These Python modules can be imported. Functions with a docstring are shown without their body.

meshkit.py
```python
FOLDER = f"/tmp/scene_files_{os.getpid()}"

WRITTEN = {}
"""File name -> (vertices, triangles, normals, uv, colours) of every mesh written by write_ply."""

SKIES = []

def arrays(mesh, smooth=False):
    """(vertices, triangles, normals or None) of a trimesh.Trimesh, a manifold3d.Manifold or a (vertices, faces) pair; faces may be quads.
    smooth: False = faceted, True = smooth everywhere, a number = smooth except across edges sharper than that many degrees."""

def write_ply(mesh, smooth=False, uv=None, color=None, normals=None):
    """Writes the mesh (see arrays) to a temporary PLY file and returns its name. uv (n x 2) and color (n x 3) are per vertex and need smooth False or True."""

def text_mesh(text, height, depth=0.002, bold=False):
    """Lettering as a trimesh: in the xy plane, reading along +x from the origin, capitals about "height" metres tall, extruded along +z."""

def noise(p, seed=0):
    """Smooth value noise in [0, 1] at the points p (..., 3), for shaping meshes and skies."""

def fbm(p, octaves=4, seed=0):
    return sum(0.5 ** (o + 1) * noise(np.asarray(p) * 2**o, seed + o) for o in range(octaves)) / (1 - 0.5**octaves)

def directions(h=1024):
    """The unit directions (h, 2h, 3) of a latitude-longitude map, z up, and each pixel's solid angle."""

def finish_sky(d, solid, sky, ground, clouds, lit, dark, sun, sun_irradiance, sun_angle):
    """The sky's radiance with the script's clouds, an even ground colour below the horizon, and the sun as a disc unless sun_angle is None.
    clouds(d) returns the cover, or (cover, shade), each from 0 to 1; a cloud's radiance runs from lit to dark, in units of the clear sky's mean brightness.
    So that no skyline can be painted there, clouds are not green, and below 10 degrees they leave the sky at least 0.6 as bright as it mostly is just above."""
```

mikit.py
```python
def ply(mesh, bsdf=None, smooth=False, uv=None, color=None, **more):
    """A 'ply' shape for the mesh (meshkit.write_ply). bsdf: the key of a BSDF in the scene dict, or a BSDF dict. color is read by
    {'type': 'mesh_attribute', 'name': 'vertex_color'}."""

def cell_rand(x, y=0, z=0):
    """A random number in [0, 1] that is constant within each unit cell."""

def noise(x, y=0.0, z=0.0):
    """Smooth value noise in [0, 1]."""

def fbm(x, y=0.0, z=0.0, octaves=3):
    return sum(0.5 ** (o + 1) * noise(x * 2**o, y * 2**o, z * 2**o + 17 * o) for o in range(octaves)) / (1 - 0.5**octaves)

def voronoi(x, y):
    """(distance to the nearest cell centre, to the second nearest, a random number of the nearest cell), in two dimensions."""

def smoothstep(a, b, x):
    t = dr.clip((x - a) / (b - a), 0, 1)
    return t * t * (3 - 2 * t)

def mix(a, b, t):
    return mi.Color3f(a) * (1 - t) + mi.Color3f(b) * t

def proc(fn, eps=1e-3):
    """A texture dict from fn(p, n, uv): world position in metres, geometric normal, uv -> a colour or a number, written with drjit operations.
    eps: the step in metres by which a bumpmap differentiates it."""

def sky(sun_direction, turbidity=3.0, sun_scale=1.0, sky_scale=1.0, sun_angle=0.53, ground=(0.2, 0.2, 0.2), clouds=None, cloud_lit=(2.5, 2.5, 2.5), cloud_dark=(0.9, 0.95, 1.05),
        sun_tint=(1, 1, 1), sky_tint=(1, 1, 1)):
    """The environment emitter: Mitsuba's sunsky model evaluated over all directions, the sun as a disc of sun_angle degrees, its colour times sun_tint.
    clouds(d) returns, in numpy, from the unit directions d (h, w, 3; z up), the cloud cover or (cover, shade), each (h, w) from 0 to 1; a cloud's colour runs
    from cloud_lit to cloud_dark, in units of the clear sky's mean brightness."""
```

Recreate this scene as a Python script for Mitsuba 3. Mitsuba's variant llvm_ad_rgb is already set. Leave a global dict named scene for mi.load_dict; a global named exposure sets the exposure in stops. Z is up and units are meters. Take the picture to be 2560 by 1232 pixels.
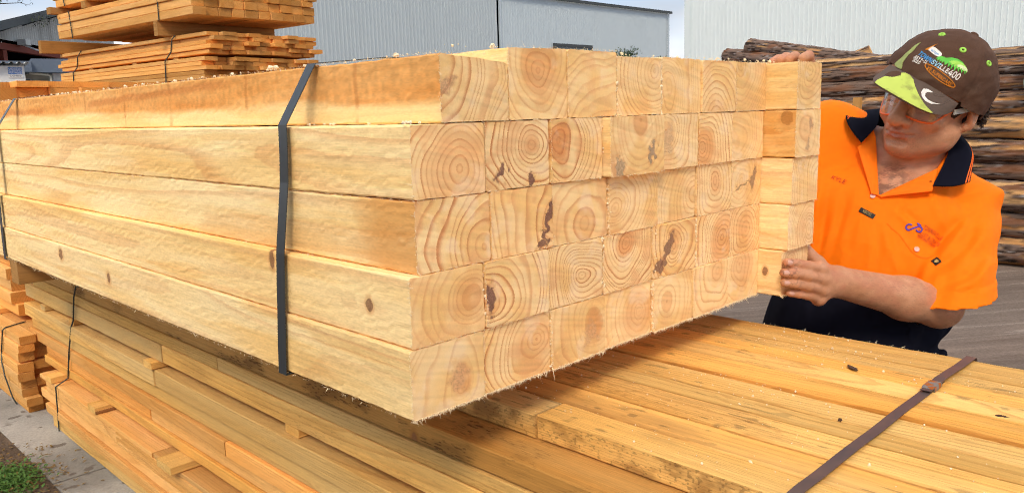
import math, random
import numpy as np
import trimesh
import drjit as dr
import mitsuba as mi
import mikit, meshkit
from mikit import noise, fbm, cell_rand, smoothstep, mix, proc
from meshkit import noise as nnoise, fbm as nfbm, text_mesh

T = mi.ScalarTransform4f
scene, labels = {}, {}
rng = np.random.default_rng(7)

# ------------------------------------------------------------------ camera, sky, exposure
EYE = np.array([-0.506, -0.655, 0.330])
FWD = np.array([0.6994, 0.6946, -0.1682])
UPV = np.array([0.139, 0.098, 0.985])
scene['camera'] = {'type': 'perspective', 'fov': 66.016, 'fov_axis': 'x', 'near_clip': 0.02, 'far_clip': 2000.0,
                   'to_world': T().look_at(origin=EYE.tolist(), target=(EYE + FWD).tolist(), up=UPV.tolist())}


def clouds(d):
    p = d / np.maximum(d[..., 2:3] + 0.12, 0.05)
    a = nfbm(np.stack([p[..., 0] * 1.3, p[..., 1] * 1.3, p[..., 0] * 0], -1), 5, seed=3)
    cover = np.clip(0.86 + (a - 0.5) * 1.5, 0.62, 1.0)
    shade = np.clip((nfbm(np.stack([p[..., 0] * 0.9, p[..., 1] * 0.9, p[..., 0] * 0 + 4], -1), 4, seed=9) - 0.36) * 2.6, 0, 0.85)
    return cover, shade


scene['sky'] = mikit.sky((-0.66, -0.52, 0.80), turbidity=3, sun_scale=0.3, sun_angle=16, clouds=clouds, cloud_lit=(2.5, 2.5, 2.52), cloud_dark=(1.20, 1.36, 1.60), ground=(0.25, 0.24, 0.23))
exposure = 2.32


# ------------------------------------------------------------------ helpers
def numbered(key):
    if not any(k == key or k.startswith(key + '__') for k in scene) and key not in labels:
        return key
    i = 1
    while any(k == f'{key}_{i:03d}' or k.startswith(f'{key}_{i:03d}__') for k in scene) or f'{key}_{i:03d}' in labels:
        i += 1
    return f'{key}_{i:03d}'


counts = {}


def key_for(name, parent=None):
    full = f'{parent}__{name}' if parent else name
    n = counts.get(full, 0)
    counts[full] = n + 1
    return full if n == 0 else f'{full}_{n:03d}'


def obj(name, mesh, bsdf, parent=None, smooth=False, uv=None, label=None, **more):
    k = key_for(name, parent)
    scene[k] = mikit.ply(mesh, bsdf, smooth=smooth, uv=uv, **more)
    if label:
        labels[k] = {'label': label}
    return k


def thing(name, label, cat, group=None):
    k = key_for(name)
    labels[k] = {'label': label, 'category': cat}
    if group:
        labels[k]['group'] = group
    return k


def tag(k, label, cat=None, group=None, kind=None):
    labels[k] = {'label': label}
    if cat:
        labels[k]['category'] = cat
    if group:
        labels[k]['group'] = group
    if kind:
        labels[k]['kind'] = kind
    return k


def structure(name, mesh, bsdf, label=None, **kw):
    k = obj(name, mesh, bsdf, **kw)
    labels[k] = {'kind': 'structure'}
    if label:
        labels[k]['label'] = label
    return k


def box(x0, x1, y0, y1, z0, z1):
    v = np.array([[x, y, z] for x in (x0, x1) for y in (y0, y1) for z in (z0, z1)], float)
    f = np.array([[0, 1, 3], [0, 3, 2], [4, 6, 7], [4, 7, 5], [0, 4, 5], [0, 5, 1], [2, 3, 7], [2, 7, 6], [0, 2, 6], [0, 6, 4], [1, 5, 7], [1, 7, 3]])
    return v, f


def cat(parts):
    vs, fs, n = [], [], 0
    for v, f in parts:
        vs.append(np.asarray(v, float)); fs.append(np.asarray(f, int) + n); n += len(v)
    return np.vstack(vs), np.vstack(fs)


def obox(o, ex, ey, a0, a1, b0, b1, z0, z1):
    """box in a frame with origin o, horizontal axes ex, ey and z up"""
    v, f = box(a0, a1, b0, b1, z0, z1)
    w = np.asarray(o, float) + v[:, :1] * np.asarray(ex) + v[:, 1:2] * np.asarray(ey) + v[:, 2:3] * np.array([0, 0, 1.0])
    if np.cross(ex, ey)[2] < 0:
        f = f[:, ::-1]
    return w, f


def tube(pts, rad, n=8, closed_ends=True):
    pts = np.asarray(pts, float); rad = np.broadcast_to(rad, len(pts))
    tan = np.gradient(pts, axis=0); tan /= np.linalg.norm(tan, axis=1, keepdims=True) + 1e-12
    ref = np.array([0, 0, 1.0]) if abs(tan[0][2]) < 0.9 else np.array([1.0, 0, 0])
    a = np.cross(tan[0], ref); a /= np.linalg.norm(a)
    V = []
    ang = np.arange(n) * 2 * np.pi / n
    for p, t, r in zip(pts, tan, rad):
        a = a - t * (a @ t); a /= np.linalg.norm(a) + 1e-12
        b = np.cross(t, a)
        V.append(p + r * (np.cos(ang)[:, None] * a + np.sin(ang)[:, None] * b))
    V = np.vstack(V); F = []
    m = len(pts)
    i = np.arange(n); j = (i + 1) % n
    for k in range(m - 1):
        F.append(np.stack([k * n + i, k * n + j, (k + 1) * n + j], 1)); F.append(np.stack([k * n + i, (k + 1) * n + j, (k + 1) * n + i], 1))
    if closed_ends:
        V = np.vstack([V, pts[:1], pts[-1:]])
        F.append(np.stack([j, i, i * 0 + m * n], 1)); F.append(np.stack([(m - 1) * n + i, (m - 1) * n + j, i * 0 + m * n + 1], 1))
    return V, np.vstack(F)


def ribbon(pts, wid_dir, width, thick, normals):
    """flat band following pts; rectangular section width x thick"""
    pts = np.asarray(pts, float); nn = np.asarray(normals, float); w = np.asarray(wid_dir, float)
    w = np.broadcast_to(w, pts.shape)
    q = np.stack([pts - w * width / 2, pts + w * width / 2, pts + w * width / 2 + nn * thick, pts - w * width / 2 + nn * thick], 1)
    V = q.reshape(-1, 3); F = []
    for k in range(len(pts) - 1):
        for i in range(4):
            j = (i + 1) % 4
            F += [[4 * k + i, 4 * k + j, 4 * k + 4 + j], [4 * k + i, 4 * k + 4 + j, 4 * k + 4 + i]]
    e = 4 * (len(pts) - 1)
    F += [[0, 2, 1], [0, 3, 2], [e, e + 1, e + 2], [e, e + 2, e + 3]]
    return V, np.array(F)


def mat(name, rgb=None, rough=0.6, tex=None, spec=0.3, metal=0.0, two=True, bump=None, bscale=1.0, **kw):
    d = {'type': 'principled', 'base_color': tex if tex else {'type': 'rgb', 'value': list(rgb)}, 'roughness': rough, 'specular': spec, 'metallic': metal, **kw}
    if bump is not None:
        d = {'type': 'bumpmap', 'tex': bump, 'scale': bscale, 'bsdf': d}
    if two:
        d = {'type': 'twosided', 'bsdf': d}
    scene[name] = d
    return name


# ------------------------------------------------------------------ wood: one solid texture, cut by each board
# uv of a board: u = 4 * number + (x - pith x), v = (z - pith z) [+ 100 on the sawn ends]
def wood_fn(early, late, heart, axis=(0, 1, 0), end_tint=(1, 1, 1), sp=(0.005, 0.012), contrast=(0.9, 0.45), stain=None, stain_amt=0.0, pockets=(), knots=(), vary=0.12, sat=None, grey=None, fuzz=1.0, hr=0.35, hue=0.6, stain_len=3.2, table=None, knot_p=0.55):
    ax = [float(a) for a in axis]

    def fn(p, n, uv):
        s = dr.floor(uv.x / 4 + 0.5)
        if table is not None:          # ring spacing, latewood strength, heart strength of each board
            cols = [mi.Float([row[k] for row in table]) for k in range(3)]
            si_ = mi.UInt32(dr.clip(s - 1, 0, len(table) - 1))
            tsp, tcon, thr = (dr.gather(mi.Float, cc, si_) for cc in cols)
        end = dr.select(uv.y > 50, mi.Float(1), mi.Float(0))
        lx0 = uv.x - 4 * s
        lz0 = uv.y - 100 * end
        y = p.x * ax[0] + p.y * ax[1] + p.z * ax[2]
        r1, r2, r3, r4 = cell_rand(s, 1, 3), cell_rand(s, 2, 3), cell_rand(s, 3, 3), cell_rand(s, 4, 3)
        # the trunk wanders along its length and is not round
        lx = lx0 + 0.026 * (noise(lx0 * 17 + s * 7.3, lz0 * 17, y * 1.3) - 0.5) + y * 0.016 * (r1 - 0.5) + 0.03 * (noise(y * 1.1, s * 3.7, 2.0) - 0.5) * smoothstep(0.05, 0.5, dr.abs(y))
        lz = lz0 + 0.026 * (noise(lx0 * 17 + 31, lz0 * 17 + s * 5.1, y * 1.3) - 0.5) + y * 0.016 * (r2 - 0.5) + 0.03 * (noise(y * 1.1, s * 3.7, 9.0) - 0.5) * smoothstep(0.05, 0.5, dr.abs(y))
        r = dr.sqrt(lx * lx * (0.8 + 0.5 * r3) + lz * lz + 1e-8)
        # branch knots: one now and then, running out from the pith
        cy = y / 0.42 + s * 0.37
        ci = dr.floor(cy)
        kr = cell_rand(ci, s, 11)
        dy = (cy - ci - 0.3 - 0.4 * cell_rand(ci, s, 12)) * 0.42
        th = 6.283 * cell_rand(ci, s, 13)
        kx, kz = dr.cos(th), dr.sin(th)
        across = lx0 * kz - lz0 * kx
        along = lx0 * kx + lz0 * kz
        kd = dr.sqrt(dy * dy + across * across)
        kon = dr.select((kr > 1 - knot_p) & (along > 0.004), mi.Float(1), mi.Float(0)) * (1 - end)
        krad = 0.005 + 0.006 * cell_rand(ci, s, 14)
        r = r + kon * 0.007 * dr.exp(-dr.square(kd / 0.028))
        spc = tsp if table is not None else sp[0] + (sp[1] - sp[0]) * r3 * r3
        t = r / spc + 1.5 * noise(r * 55 + s * 13, s, 1.0) + 0.30 * noise(lx0 * 60, lz0 * 60, y * 4)
        f = t - dr.floor(t)
        strength = 0.35 + 0.65 * cell_rand(dr.floor(t), s, 21)
        lw = smoothstep(0.35, 0.88, f) * (1 - smoothstep(0.91, 1.0, f))
        lw = lw * lw * strength
        con = dr.lerp(mi.Float(contrast[1]), mi.Float(contrast[0]) * (tcon if table is not None else 1.0), end)
        blot = fbm(lx0 * 22 + s * 3, lz0 * 22, y * 2.2, octaves=3)
        c = mix(early, [early[0] * 0.93, early[1] * 0.85, early[2] * 0.70], smoothstep(0.35, 0.7, blot))
        hw = smoothstep(1.0, 0.55, r / (0.012 + 0.05 * r4 * r4 + 0.012 * blot)) * (thr if table is not None else hr * (0.4 + 0.6 * r2))
        c = mix(c, heart, hw)
        c = mix(c, late, lw * con)
        # fibres and saw marks
        fib = noise(y * 60, (lx0 - lz0) * 900, (lx0 + lz0) * 900) - 0.5
        fib2 = noise(y * 9, (lx0 - lz0) * 260, (lx0 + lz0) * 260 + s) - 0.5
        saw = noise((lx0 * 0.22 + lz0) * 260, (lx0 - lz0 * 0.22) * 9, s) - 0.5
        speck = noise(lx0 * 1100, lz0 * 1100, y * 1100) - 0.5
        g = dr.lerp(0.22 * fib + 0.20 * fib2, 0.20 * saw + 0.12 * speck, end) * fuzz
        if table is not None:
            wc = fbm(lx0 * 34 + s * 9, lz0 * 34, 3.0, octaves=4)
            c = mix(c, [0.93, 0.82, 0.62], end * smoothstep(0.55, 0.80, wc) * 0.35)
            c = mix(c, [0.74, 0.42, 0.20], end * smoothstep(0.46, 0.28, wc) * 0.40 * (0.25 + tcon))
        c = c * (1 + g)
        c = c * mix([1, 1, 1], end_tint, end)
        c = c * (1 + vary * 2 * (r4 - 0.5))
        # per board hue
        c = mix(c, c * mi.Color3f(1.02, 0.86, 0.62), smoothstep(0.5, 1.0, r1) * hue)
        if grey is not None:
            gm = smoothstep(0.45, 0.72, fbm(p.x * 9 + s, y * 1.6, p.z * 9 + s, octaves=3)) * smoothstep(0.35, 0.9, r2)
            c = mix(c, grey, gm * 0.55)
        if stain is not None:
            st = fbm(p.x * 14 + s * 2, y * stain_len, p.z * 14, octaves=4)
            spk = smoothstep(0.60, 0.80, noise(p.x * 420, y * 120, p.z * 420)) * smoothstep(0.46, 0.66, st) * 0.6
            m = smoothstep(0.50, 0.70, st) * stain_amt * smoothstep(0.2, 0.8, r1 * 0.6 + r4 * 0.4)
            c = mix(c, stain, dr.clip(m * (0.55 + 0.5 * noise(y * 26, p.x * 90, p.z * 90)) + spk * stain_amt * 0.8, 0, 0.9))
        kc = mix([0.20, 0.085, 0.035], [0.34, 0.16, 0.07], noise(kd * 900, th * 3 + lx0 * 300, s))
        c = mix(c, [early[0] * 0.72, early[1] * 0.52, early[2] * 0.34], kon * smoothstep(2.1, 1.0, kd / krad) * 0.6)
        c = mix(c, kc, kon * smoothstep(1.08, 0.86, kd / krad) * 0.85)
        for (px, pz, ha, hb, rot, col, amt, bid) in pockets:      # bark pockets and pitch seen in the sawn ends
            cs, sn = math.cos(rot), math.sin(rot)
            wx = p.x + 0.016 * (noise(p.x * 130, p.z * 130, 3.0 + px * 50) - 0.5) + 0.004 * (noise(p.x * 500, p.z * 500, px * 70) - 0.5)
            wz = p.z + 0.016 * (noise(p.x * 130, p.z * 130, 8.0 + px * 50) - 0.5) + 0.004 * (noise(p.x * 500, p.z * 500, px * 90) - 0.5)
            a = ((wx - px) * cs + (wz - pz) * sn) / ha
            b = (-(wx - px) * sn + (wz - pz) * cs) / hb
            q = a * a + b * b
            near = end * dr.select((p.y < 0.1) & (dr.abs(s - bid) < 0.5), mi.Float(1), mi.Float(0))
            c = mix(c, [0.55, 0.26, 0.10], near * smoothstep(2.2, 1.0, q) * 0.5 * amt)
            c = mix(c, mi.Color3f(*col) * (0.7 + 0.7 * noise(p.x * 700, p.z * 700, 1.0)), near * smoothstep(1.25, 0.65, q + 0.5 * (noise(p.x * 260, p.z * 260, 7.0) - 0.5)) * amt)
        for (ky, kz_, ka, kb, x_lo, x_hi) in knots:           # knots seen on the long faces
            a, b = (y - ky) / ka, (p.z - kz_) / kb
            a = a + 0.5 * (noise(y * 150, p.z * 150, 3.0) - 0.5)
            q = a * a + b * b
            on = (1 - end) * dr.select((p.x > x_lo) & (p.x < x_hi), mi.Float(1), mi.Float(0))
            c = mix(c, [0.62, 0.33, 0.13], on * smoothstep(3.2, 1.0, q) * 0.55)
            c = mix(c, mi.Color3f(0.26, 0.13, 0.07) * (0.7 + 0.6 * noise(y * 700, p.z * 700, 1.0)), on * smoothstep(1.1, 0.75, q) * 0.85)
        return dr.clip(c, 0.0, 0.95)
    return fn


def sawn_bump(p, n, uv):
    return 0.5 * noise(p.x * 700, p.y * 260, p.z * 700) + 0.5 * noise(p.x * 1300, p.y * 500, p.z * 1300) + 0.12 * noise(p.x * 240, p.y * 90, p.z * 240)


board_count = [0]


def board(x0, x1, y0, y1, z0, z1, pith=None, step=0.05, per=0.02, jit=0.0004, front_step=None, cham=0.0016, taper=(0, 0), bow=None, frame=None, sidejit=None):
    """A sawn board along y: chamfered outline, wandering edges, separate end faces.  Returns (v, f, uv)."""
    board_count[0] += 1
    s = board_count[0]
    r = np.random.default_rng(1000 + s)
    if pith is None:
        pith = ((x0 + x1) / 2 + r.uniform(-0.09, 0.09), (z0 + z1) / 2 + r.uniform(-0.09, 0.09))
    nx, nz = max(1, round((x1 - x0 - 2 * cham) / per)), max(1, round((z1 - z0 - 2 * cham) / per))
    xs, zs = np.linspace(x0 + cham, x1 - cham, nx + 1), np.linspace(z0 + cham, z1 - cham, nz + 1)
    ring = [(x, z0) for x in xs] + [(x1, z) for z in zs] + [(x, z1) for x in xs[::-1]] + [(x0, z) for z in zs[::-1]]
    ring = np.array(ring)
    m = len(ring)
    ny = max(1, round((y1 - y0) / step))
    ys = np.linspace(y0, y1, ny + 1)
    if front_step:
        k = 0.25
        ys = np.unique(np.r_[np.arange(y0, min(y0 + k, y1), front_step), np.arange(min(y0 + k, y1), y1, step), y1])
    base = np.array([[x, y, z] for y in ys for x, z in ring])
    v = base.copy()
    if jit > 0:
        q = base * [160, 110, 160] + s * 17.7
        j = np.stack([nnoise(q, 1), nnoise(q, 2), nnoise(q, 3)], -1) - 0.5
        q2 = base * [30, 9, 30] + s * 3.1
        j2 = np.stack([nnoise(q2, 4), nnoise(q2, 5) * 0, nnoise(q2, 6)], -1) - 0.5
        v += j * [2.2 * jit, 1.2 * jit, 2.2 * jit] + j2 * [1.3 * jit, 0, 1.3 * jit]
    if taper[0] or taper[1]:
        w = (v[:, 0] - x0) / (x1 - x0); h = np.clip((v[:, 2] - z0) / (z1 - z0), 0, 1)
        v[:, 2] += h * (taper[0] * (1 - w) + taper[1] * w)
    if bow:
        v[:, 0] += bow[0] * np.sin((v[:, 1] - y0) / (y1 - y0) * np.pi); v[:, 2] += bow[1] * np.sin((v[:, 1] - y0) / (y1 - y0) * np.pi)
    uv = np.stack([4.0 * s + v[:, 0] - pith[0], v[:, 2] - pith[1]], 1)
    i = np.arange(m); jn = (i + 1) % m
    F = []
    for k in range(len(ys) - 1):
        a = k * m
        F.append(np.stack([a + i, a + m + jn, a + jn], 1)); F.append(np.stack([a + i, a + m + i, a + m + jn], 1))
    n = len(v)
    caps_v, caps_uv = [], []
    for side in (0, 1):
        rim = v[:m] if side == 0 else v[-m:]
        ctr = rim.mean(0)
        inner = ctr + (rim - ctr) * 0.55
        cv = np.vstack([rim, inner, ctr[None]])
        b = n + sum(len(c) for c in caps_v)
        tri = [np.stack([b + i, b + jn, b + m + jn], 1), np.stack([b + i, b + m + jn, b + m + i], 1), np.stack([b + m + i, b + m + jn, i * 0 + b + 2 * m], 1)]
        tri = np.vstack(tri)
        F.append(tri if side == 0 else tri[:, ::-1])
        caps_v.append(cv); caps_uv.append(np.stack([4.0 * s + cv[:, 0] - pith[0], cv[:, 2] - pith[1] + 100], 1))
    v = np.vstack([v] + caps_v); uv = np.vstack([uv] + caps_uv)
    if frame is not None:
        o, ex, ey = frame
        v = np.asarray(o) + v[:, :1] * ex + v[:, 1:2] * ey + v[:, 2:3] * np.array([0, 0, 1.0])
    return v, np.vstack(F), uv


def add_board(name, parent, bsdf, *a, label=None, **kw):
    v, f, uv = board(*a, **kw)
    return obj(name, (v, f), bsdf, parent, uv=uv, label=label)
# ------------------------------------------------------------------ materials of the setting
GZ = -0.555


def yard_tex(p, n, uv):
    a, b = (p.x - p.y) * 0.7071, (p.x + p.y) * 0.7071          # b runs away from the saw shed
    u = a * 0.985 + b * 0.17
    w = -a * 0.17 + b * 0.985
    st = fbm(u * 0.55, w * 9.0, 1.0, octaves=4)
    st2 = fbm(u * 1.6 + 5, w * 34.0, 2.0, octaves=3)
    big = fbm(u * 0.5, w * 1.3, 7.0, octaves=3)
    c = mix([0.135, 0.100, 0.082], [0.26, 0.205, 0.172], smoothstep(0.22, 0.80, 0.40 * st + 0.35 * st2 + 0.25 * fbm(p.x * 2.2, p.y * 2.2, 5.0, octaves=4)))
    c = mix(c, [0.34, 0.295, 0.265], smoothstep(0.66, 0.82, st2) * 0.6)
    c = mix(c, [0.10, 0.082, 0.072], smoothstep(0.52, 0.75, big) * 0.5)
    grit = noise(p.x * 160, p.y * 160, 0.0)
    return c * (0.85 + 0.3 * grit)


def slab_tex(p, n, uv):
    big = fbm(p.x * 2.6, p.y * 2.6, 1.0, octaves=4)
    mid = fbm(p.x * 11, p.y * 11, 4.0, octaves=4)
    c = mix([0.37, 0.36, 0.335], [0.23, 0.225, 0.21], smoothstep(0.36, 0.70, big))
    c = c * (0.86 + 0.28 * mid)
    spots = smoothstep(0.74, 0.82, fbm(p.x * 26, p.y * 26, 2.0, octaves=2))
    c = mix(c, [0.10, 0.08, 0.065], spots * 0.7)
    return c * (0.88 + 0.24 * noise(p.x * 260, p.y * 260, 0.0))


def dirt_tex(p, n, uv):
    c = mix([0.085, 0.062, 0.045], [0.17, 0.13, 0.10], fbm(p.x * 14, p.y * 14, 1.0, octaves=4))
    return c * (0.7 + 0.6 * noise(p.x * 220, p.y * 220, 0.0))


def rough_ground_bump(p, n, uv):
    return fbm(p.x * 40, p.y * 40, 0.0, octaves=4) + 0.4 * noise(p.x * 260, p.y * 260, 0.0)


mat('m_yard', tex=proc(yard_tex), rough=0.85, spec=0.2, bump=proc(rough_ground_bump, 0.002), bscale=0.006)
mat('m_slab', tex=proc(slab_tex), rough=0.8, spec=0.25, bump=proc(rough_ground_bump, 0.002), bscale=0.003)
mat('m_dirt', tex=proc(dirt_tex), rough=0.95, spec=0.1, bump=proc(rough_ground_bump, 0.002), bscale=0.015)

g = 600.0
structure('ground', (np.array([[-g, -g, GZ - 0.004], [g, -g, GZ - 0.004], [g, g, GZ - 0.004], [-g, g, GZ - 0.004]]), np.array([[0, 1, 2], [0, 2, 3]])), 'm_yard', 'grey brown timber yard ground streaked with tyre marks')
# concrete slabs under the stacks, with open joints, and the dirt strip beside them


def slab(x0, x1, y0, y1):
    v, f = box(x0, x1, y0, y1, GZ - 0.03, GZ)
    return v, f


sl = structure('pavement', slab(-0.012, 0.98, 1.48, 4.4), 'm_slab', 'pale grey concrete slab with dark damp stains')
obj('slab', slab(-0.012, 0.98, -1.6, 1.472), 'm_slab', sl)
structure('bare_earth', (lambda n_: (np.array([[x, y, GZ - 0.002 + 0.006 * nnoise(np.array([x * 9, y * 9, 1.0])) - (0.004 if x > -0.03 else 0)] for x in np.linspace(-1.6, -0.012, n_) for y in np.linspace(-1.0, 4.4, n_)]),
          np.array([[i * n_ + j, (i + 1) * n_ + j, (i + 1) * n_ + j + 1] for i in range(n_ - 1) for j in range(n_ - 1)] + [[i * n_ + j, (i + 1) * n_ + j + 1, i * n_ + j + 1] for i in range(n_ - 1) for j in range(n_ - 1)])))(40), 'm_dirt', 'brown bare earth beside the slab')

# weeds: small leaves on short stems
mat('m_weed', rgb=(0.07, 0.16, 0.03), rough=0.6, spec=0.3)
mat('m_weed_dry', rgb=(0.20, 0.13, 0.05), rough=0.8, spec=0.2)


def leaf_cloud(r, centers, size, flat=0.5):
    V, F = [], []
    n = 0
    for c in centers:
        d = r.normal(size=3); d[2] = abs(d[2]) * flat; d /= np.linalg.norm(d)
        w = np.cross(d, [0, 0, 1.0]) + 1e-6; w /= np.linalg.norm(w)
        u = np.cross(w, d)
        L = size * r.uniform(0.6, 1.3); W = L * r.uniform(0.35, 0.6)
        mid = c + d * L * 0.5 + u * L * 0.08
        V += [c, mid - w * W / 2, c + d * L, mid + w * W / 2]
        F += [[n, n + 1, n + 2], [n, n + 2, n + 3]]; n += 4
    return np.array(V), np.array(F)


r_ = np.random.default_rng(3)
pts = np.c_[r_.normal(-0.088, 0.034, 1500), r_.normal(1.565, 0.05, 1500), GZ + np.abs(r_.normal(0, 0.010, 1500))]
k = obj('weeds', leaf_cloud(r_, pts, 0.012), 'm_weed'); tag(k, 'low green weeds growing in the dirt at the edge of the concrete slab', 'weeds', kind='stuff')
pts = np.c_[r_.normal(-0.09, 0.07, 700), r_.normal(1.60, 0.11, 700), GZ + np.abs(r_.normal(0, 0.006, 700))]
k = obj('leaf_litter', leaf_cloud(r_, pts, 0.012, 0.2), 'm_weed_dry'); tag(k, 'dry brown leaf litter on the earth round the weeds', 'litter', kind='stuff')


# ------------------------------------------------------------------ sheet metal buildings
def corrugated(p0, d, length, z0, z1, pitch, depth, rib=0.4, flip=1, ztop_fn=None):
    """trapezoidal ribbed cladding from p0 along the unit direction d; ribs stand proud along n"""
    d = np.asarray(d, float); n = np.array([d[1], -d[0], 0]) * flip
    k = int(length / pitch)
    prof = []
    for i in range(k):
        b = i * pitch
        e = pitch * 0.12
        prof += [(b, 0), (b + pitch * (1 - rib) - e, 0), (b + pitch * (1 - rib), depth), (b + pitch - e, depth)]
    prof.append((k * pitch, 0))
    prof = np.array(prof)
    base = np.asarray(p0, float) + prof[:, :1] * d + prof[:, 1:2] * n
    lo = base.copy(); lo[:, 2] = z0
    hi = base.copy(); hi[:, 2] = z1 if ztop_fn is None else [ztop_fn(t) for t in prof[:, 0]]
    m = len(prof)
    v = np.vstack([lo, hi]); i = np.arange(m - 1)
    f = np.vstack([np.stack([i, i + 1, m + i + 1], 1), np.stack([i, m + i + 1, m + i], 1)])
    return v, f


def metal_tex(base, dirt, amt):
    def fn(p, n, uv):
        st = fbm(p.x * 1.1 + p.y * 1.1, p.z * 0.16, 2.0, octaves=4)
        st2 = noise(p.x * 5 + p.y * 5, p.z * 0.7, 5.0)
        return mix(base, dirt, dr.clip(smoothstep(0.42, 0.78, 0.7 * st + 0.3 * st2) * amt, 0, 1))
    return proc(fn)


mat('m_grey_steel', tex=metal_tex((0.48, 0.565, 0.625), (0.45, 0.53, 0.585), 0.4), rough=0.5, spec=0.4)
mat('m_grey_steel_dull', tex=metal_tex((0.44, 0.51, 0.555), (0.41, 0.475, 0.515), 0.4), rough=0.5, spec=0.4)  # slightly darker grey for the left half of the warehouse
mat('m_white_steel', tex=metal_tex((0.70, 0.79, 0.825), (0.65, 0.735, 0.77), 0.35), rough=0.5, spec=0.4)
mat('m_dark_trim', rgb=(0.055, 0.065, 0.072), rough=0.5)
mat('m_shed_shade', rgb=(0.015, 0.015, 0.017), rough=0.9)  # near-black colour standing in for the shade inside the open shed
mat('m_door_steel', rgb=(0.11, 0.13, 0.15), rough=0.6)

# grey warehouse far behind
wh = thing('warehouse', 'large blue grey ribbed steel warehouse with a dark eaves line, behind the timber', 'warehouse')
K = np.array([27.25, 27.39, 0])
obj('wall', corrugated(K, (1, 0, 0), 14.6, GZ, 5.98, 0.19, 0.016, rib=0.35), 'm_grey_steel', wh)
obj('wall', corrugated(K + [-12.9, -0.06, 0], (1, 0, 0), 12.89, GZ, 5.98, 0.19, 0.016, rib=0.35), 'm_grey_steel_dull', wh, label='slightly darker, duller grey wall sheets on the left half')
obj('wall', cat([obox(K, (1, 0, 0), (0, 1, 0), 14.55, 14.61, 0.05, 9.4, GZ, 5.98), obox(K, (1, 0, 0), (0, 1, 0), -12.9, 14.55, 9.42, 9.48, GZ, 5.98), obox(K, (1, 0, 0), (0, 1, 0), -12.96, -12.9, 0.05, 9.4, GZ, 5.98)]), 'm_grey_steel', wh)
obj('roof', cat([obox(K, (1, 0, 0), (0, 1, 0), -13.0, 14.64, -0.02, 9.55, 5.99, 6.03)]), 'm_grey_steel', wh)
obj('eaves_trim', cat([obox(K, (1, 0, 0), (0, 1, 0), -13.1, 14.74, -0.20, -0.10, 5.93, 6.07)]), 'm_dark_trim', wh)
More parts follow.
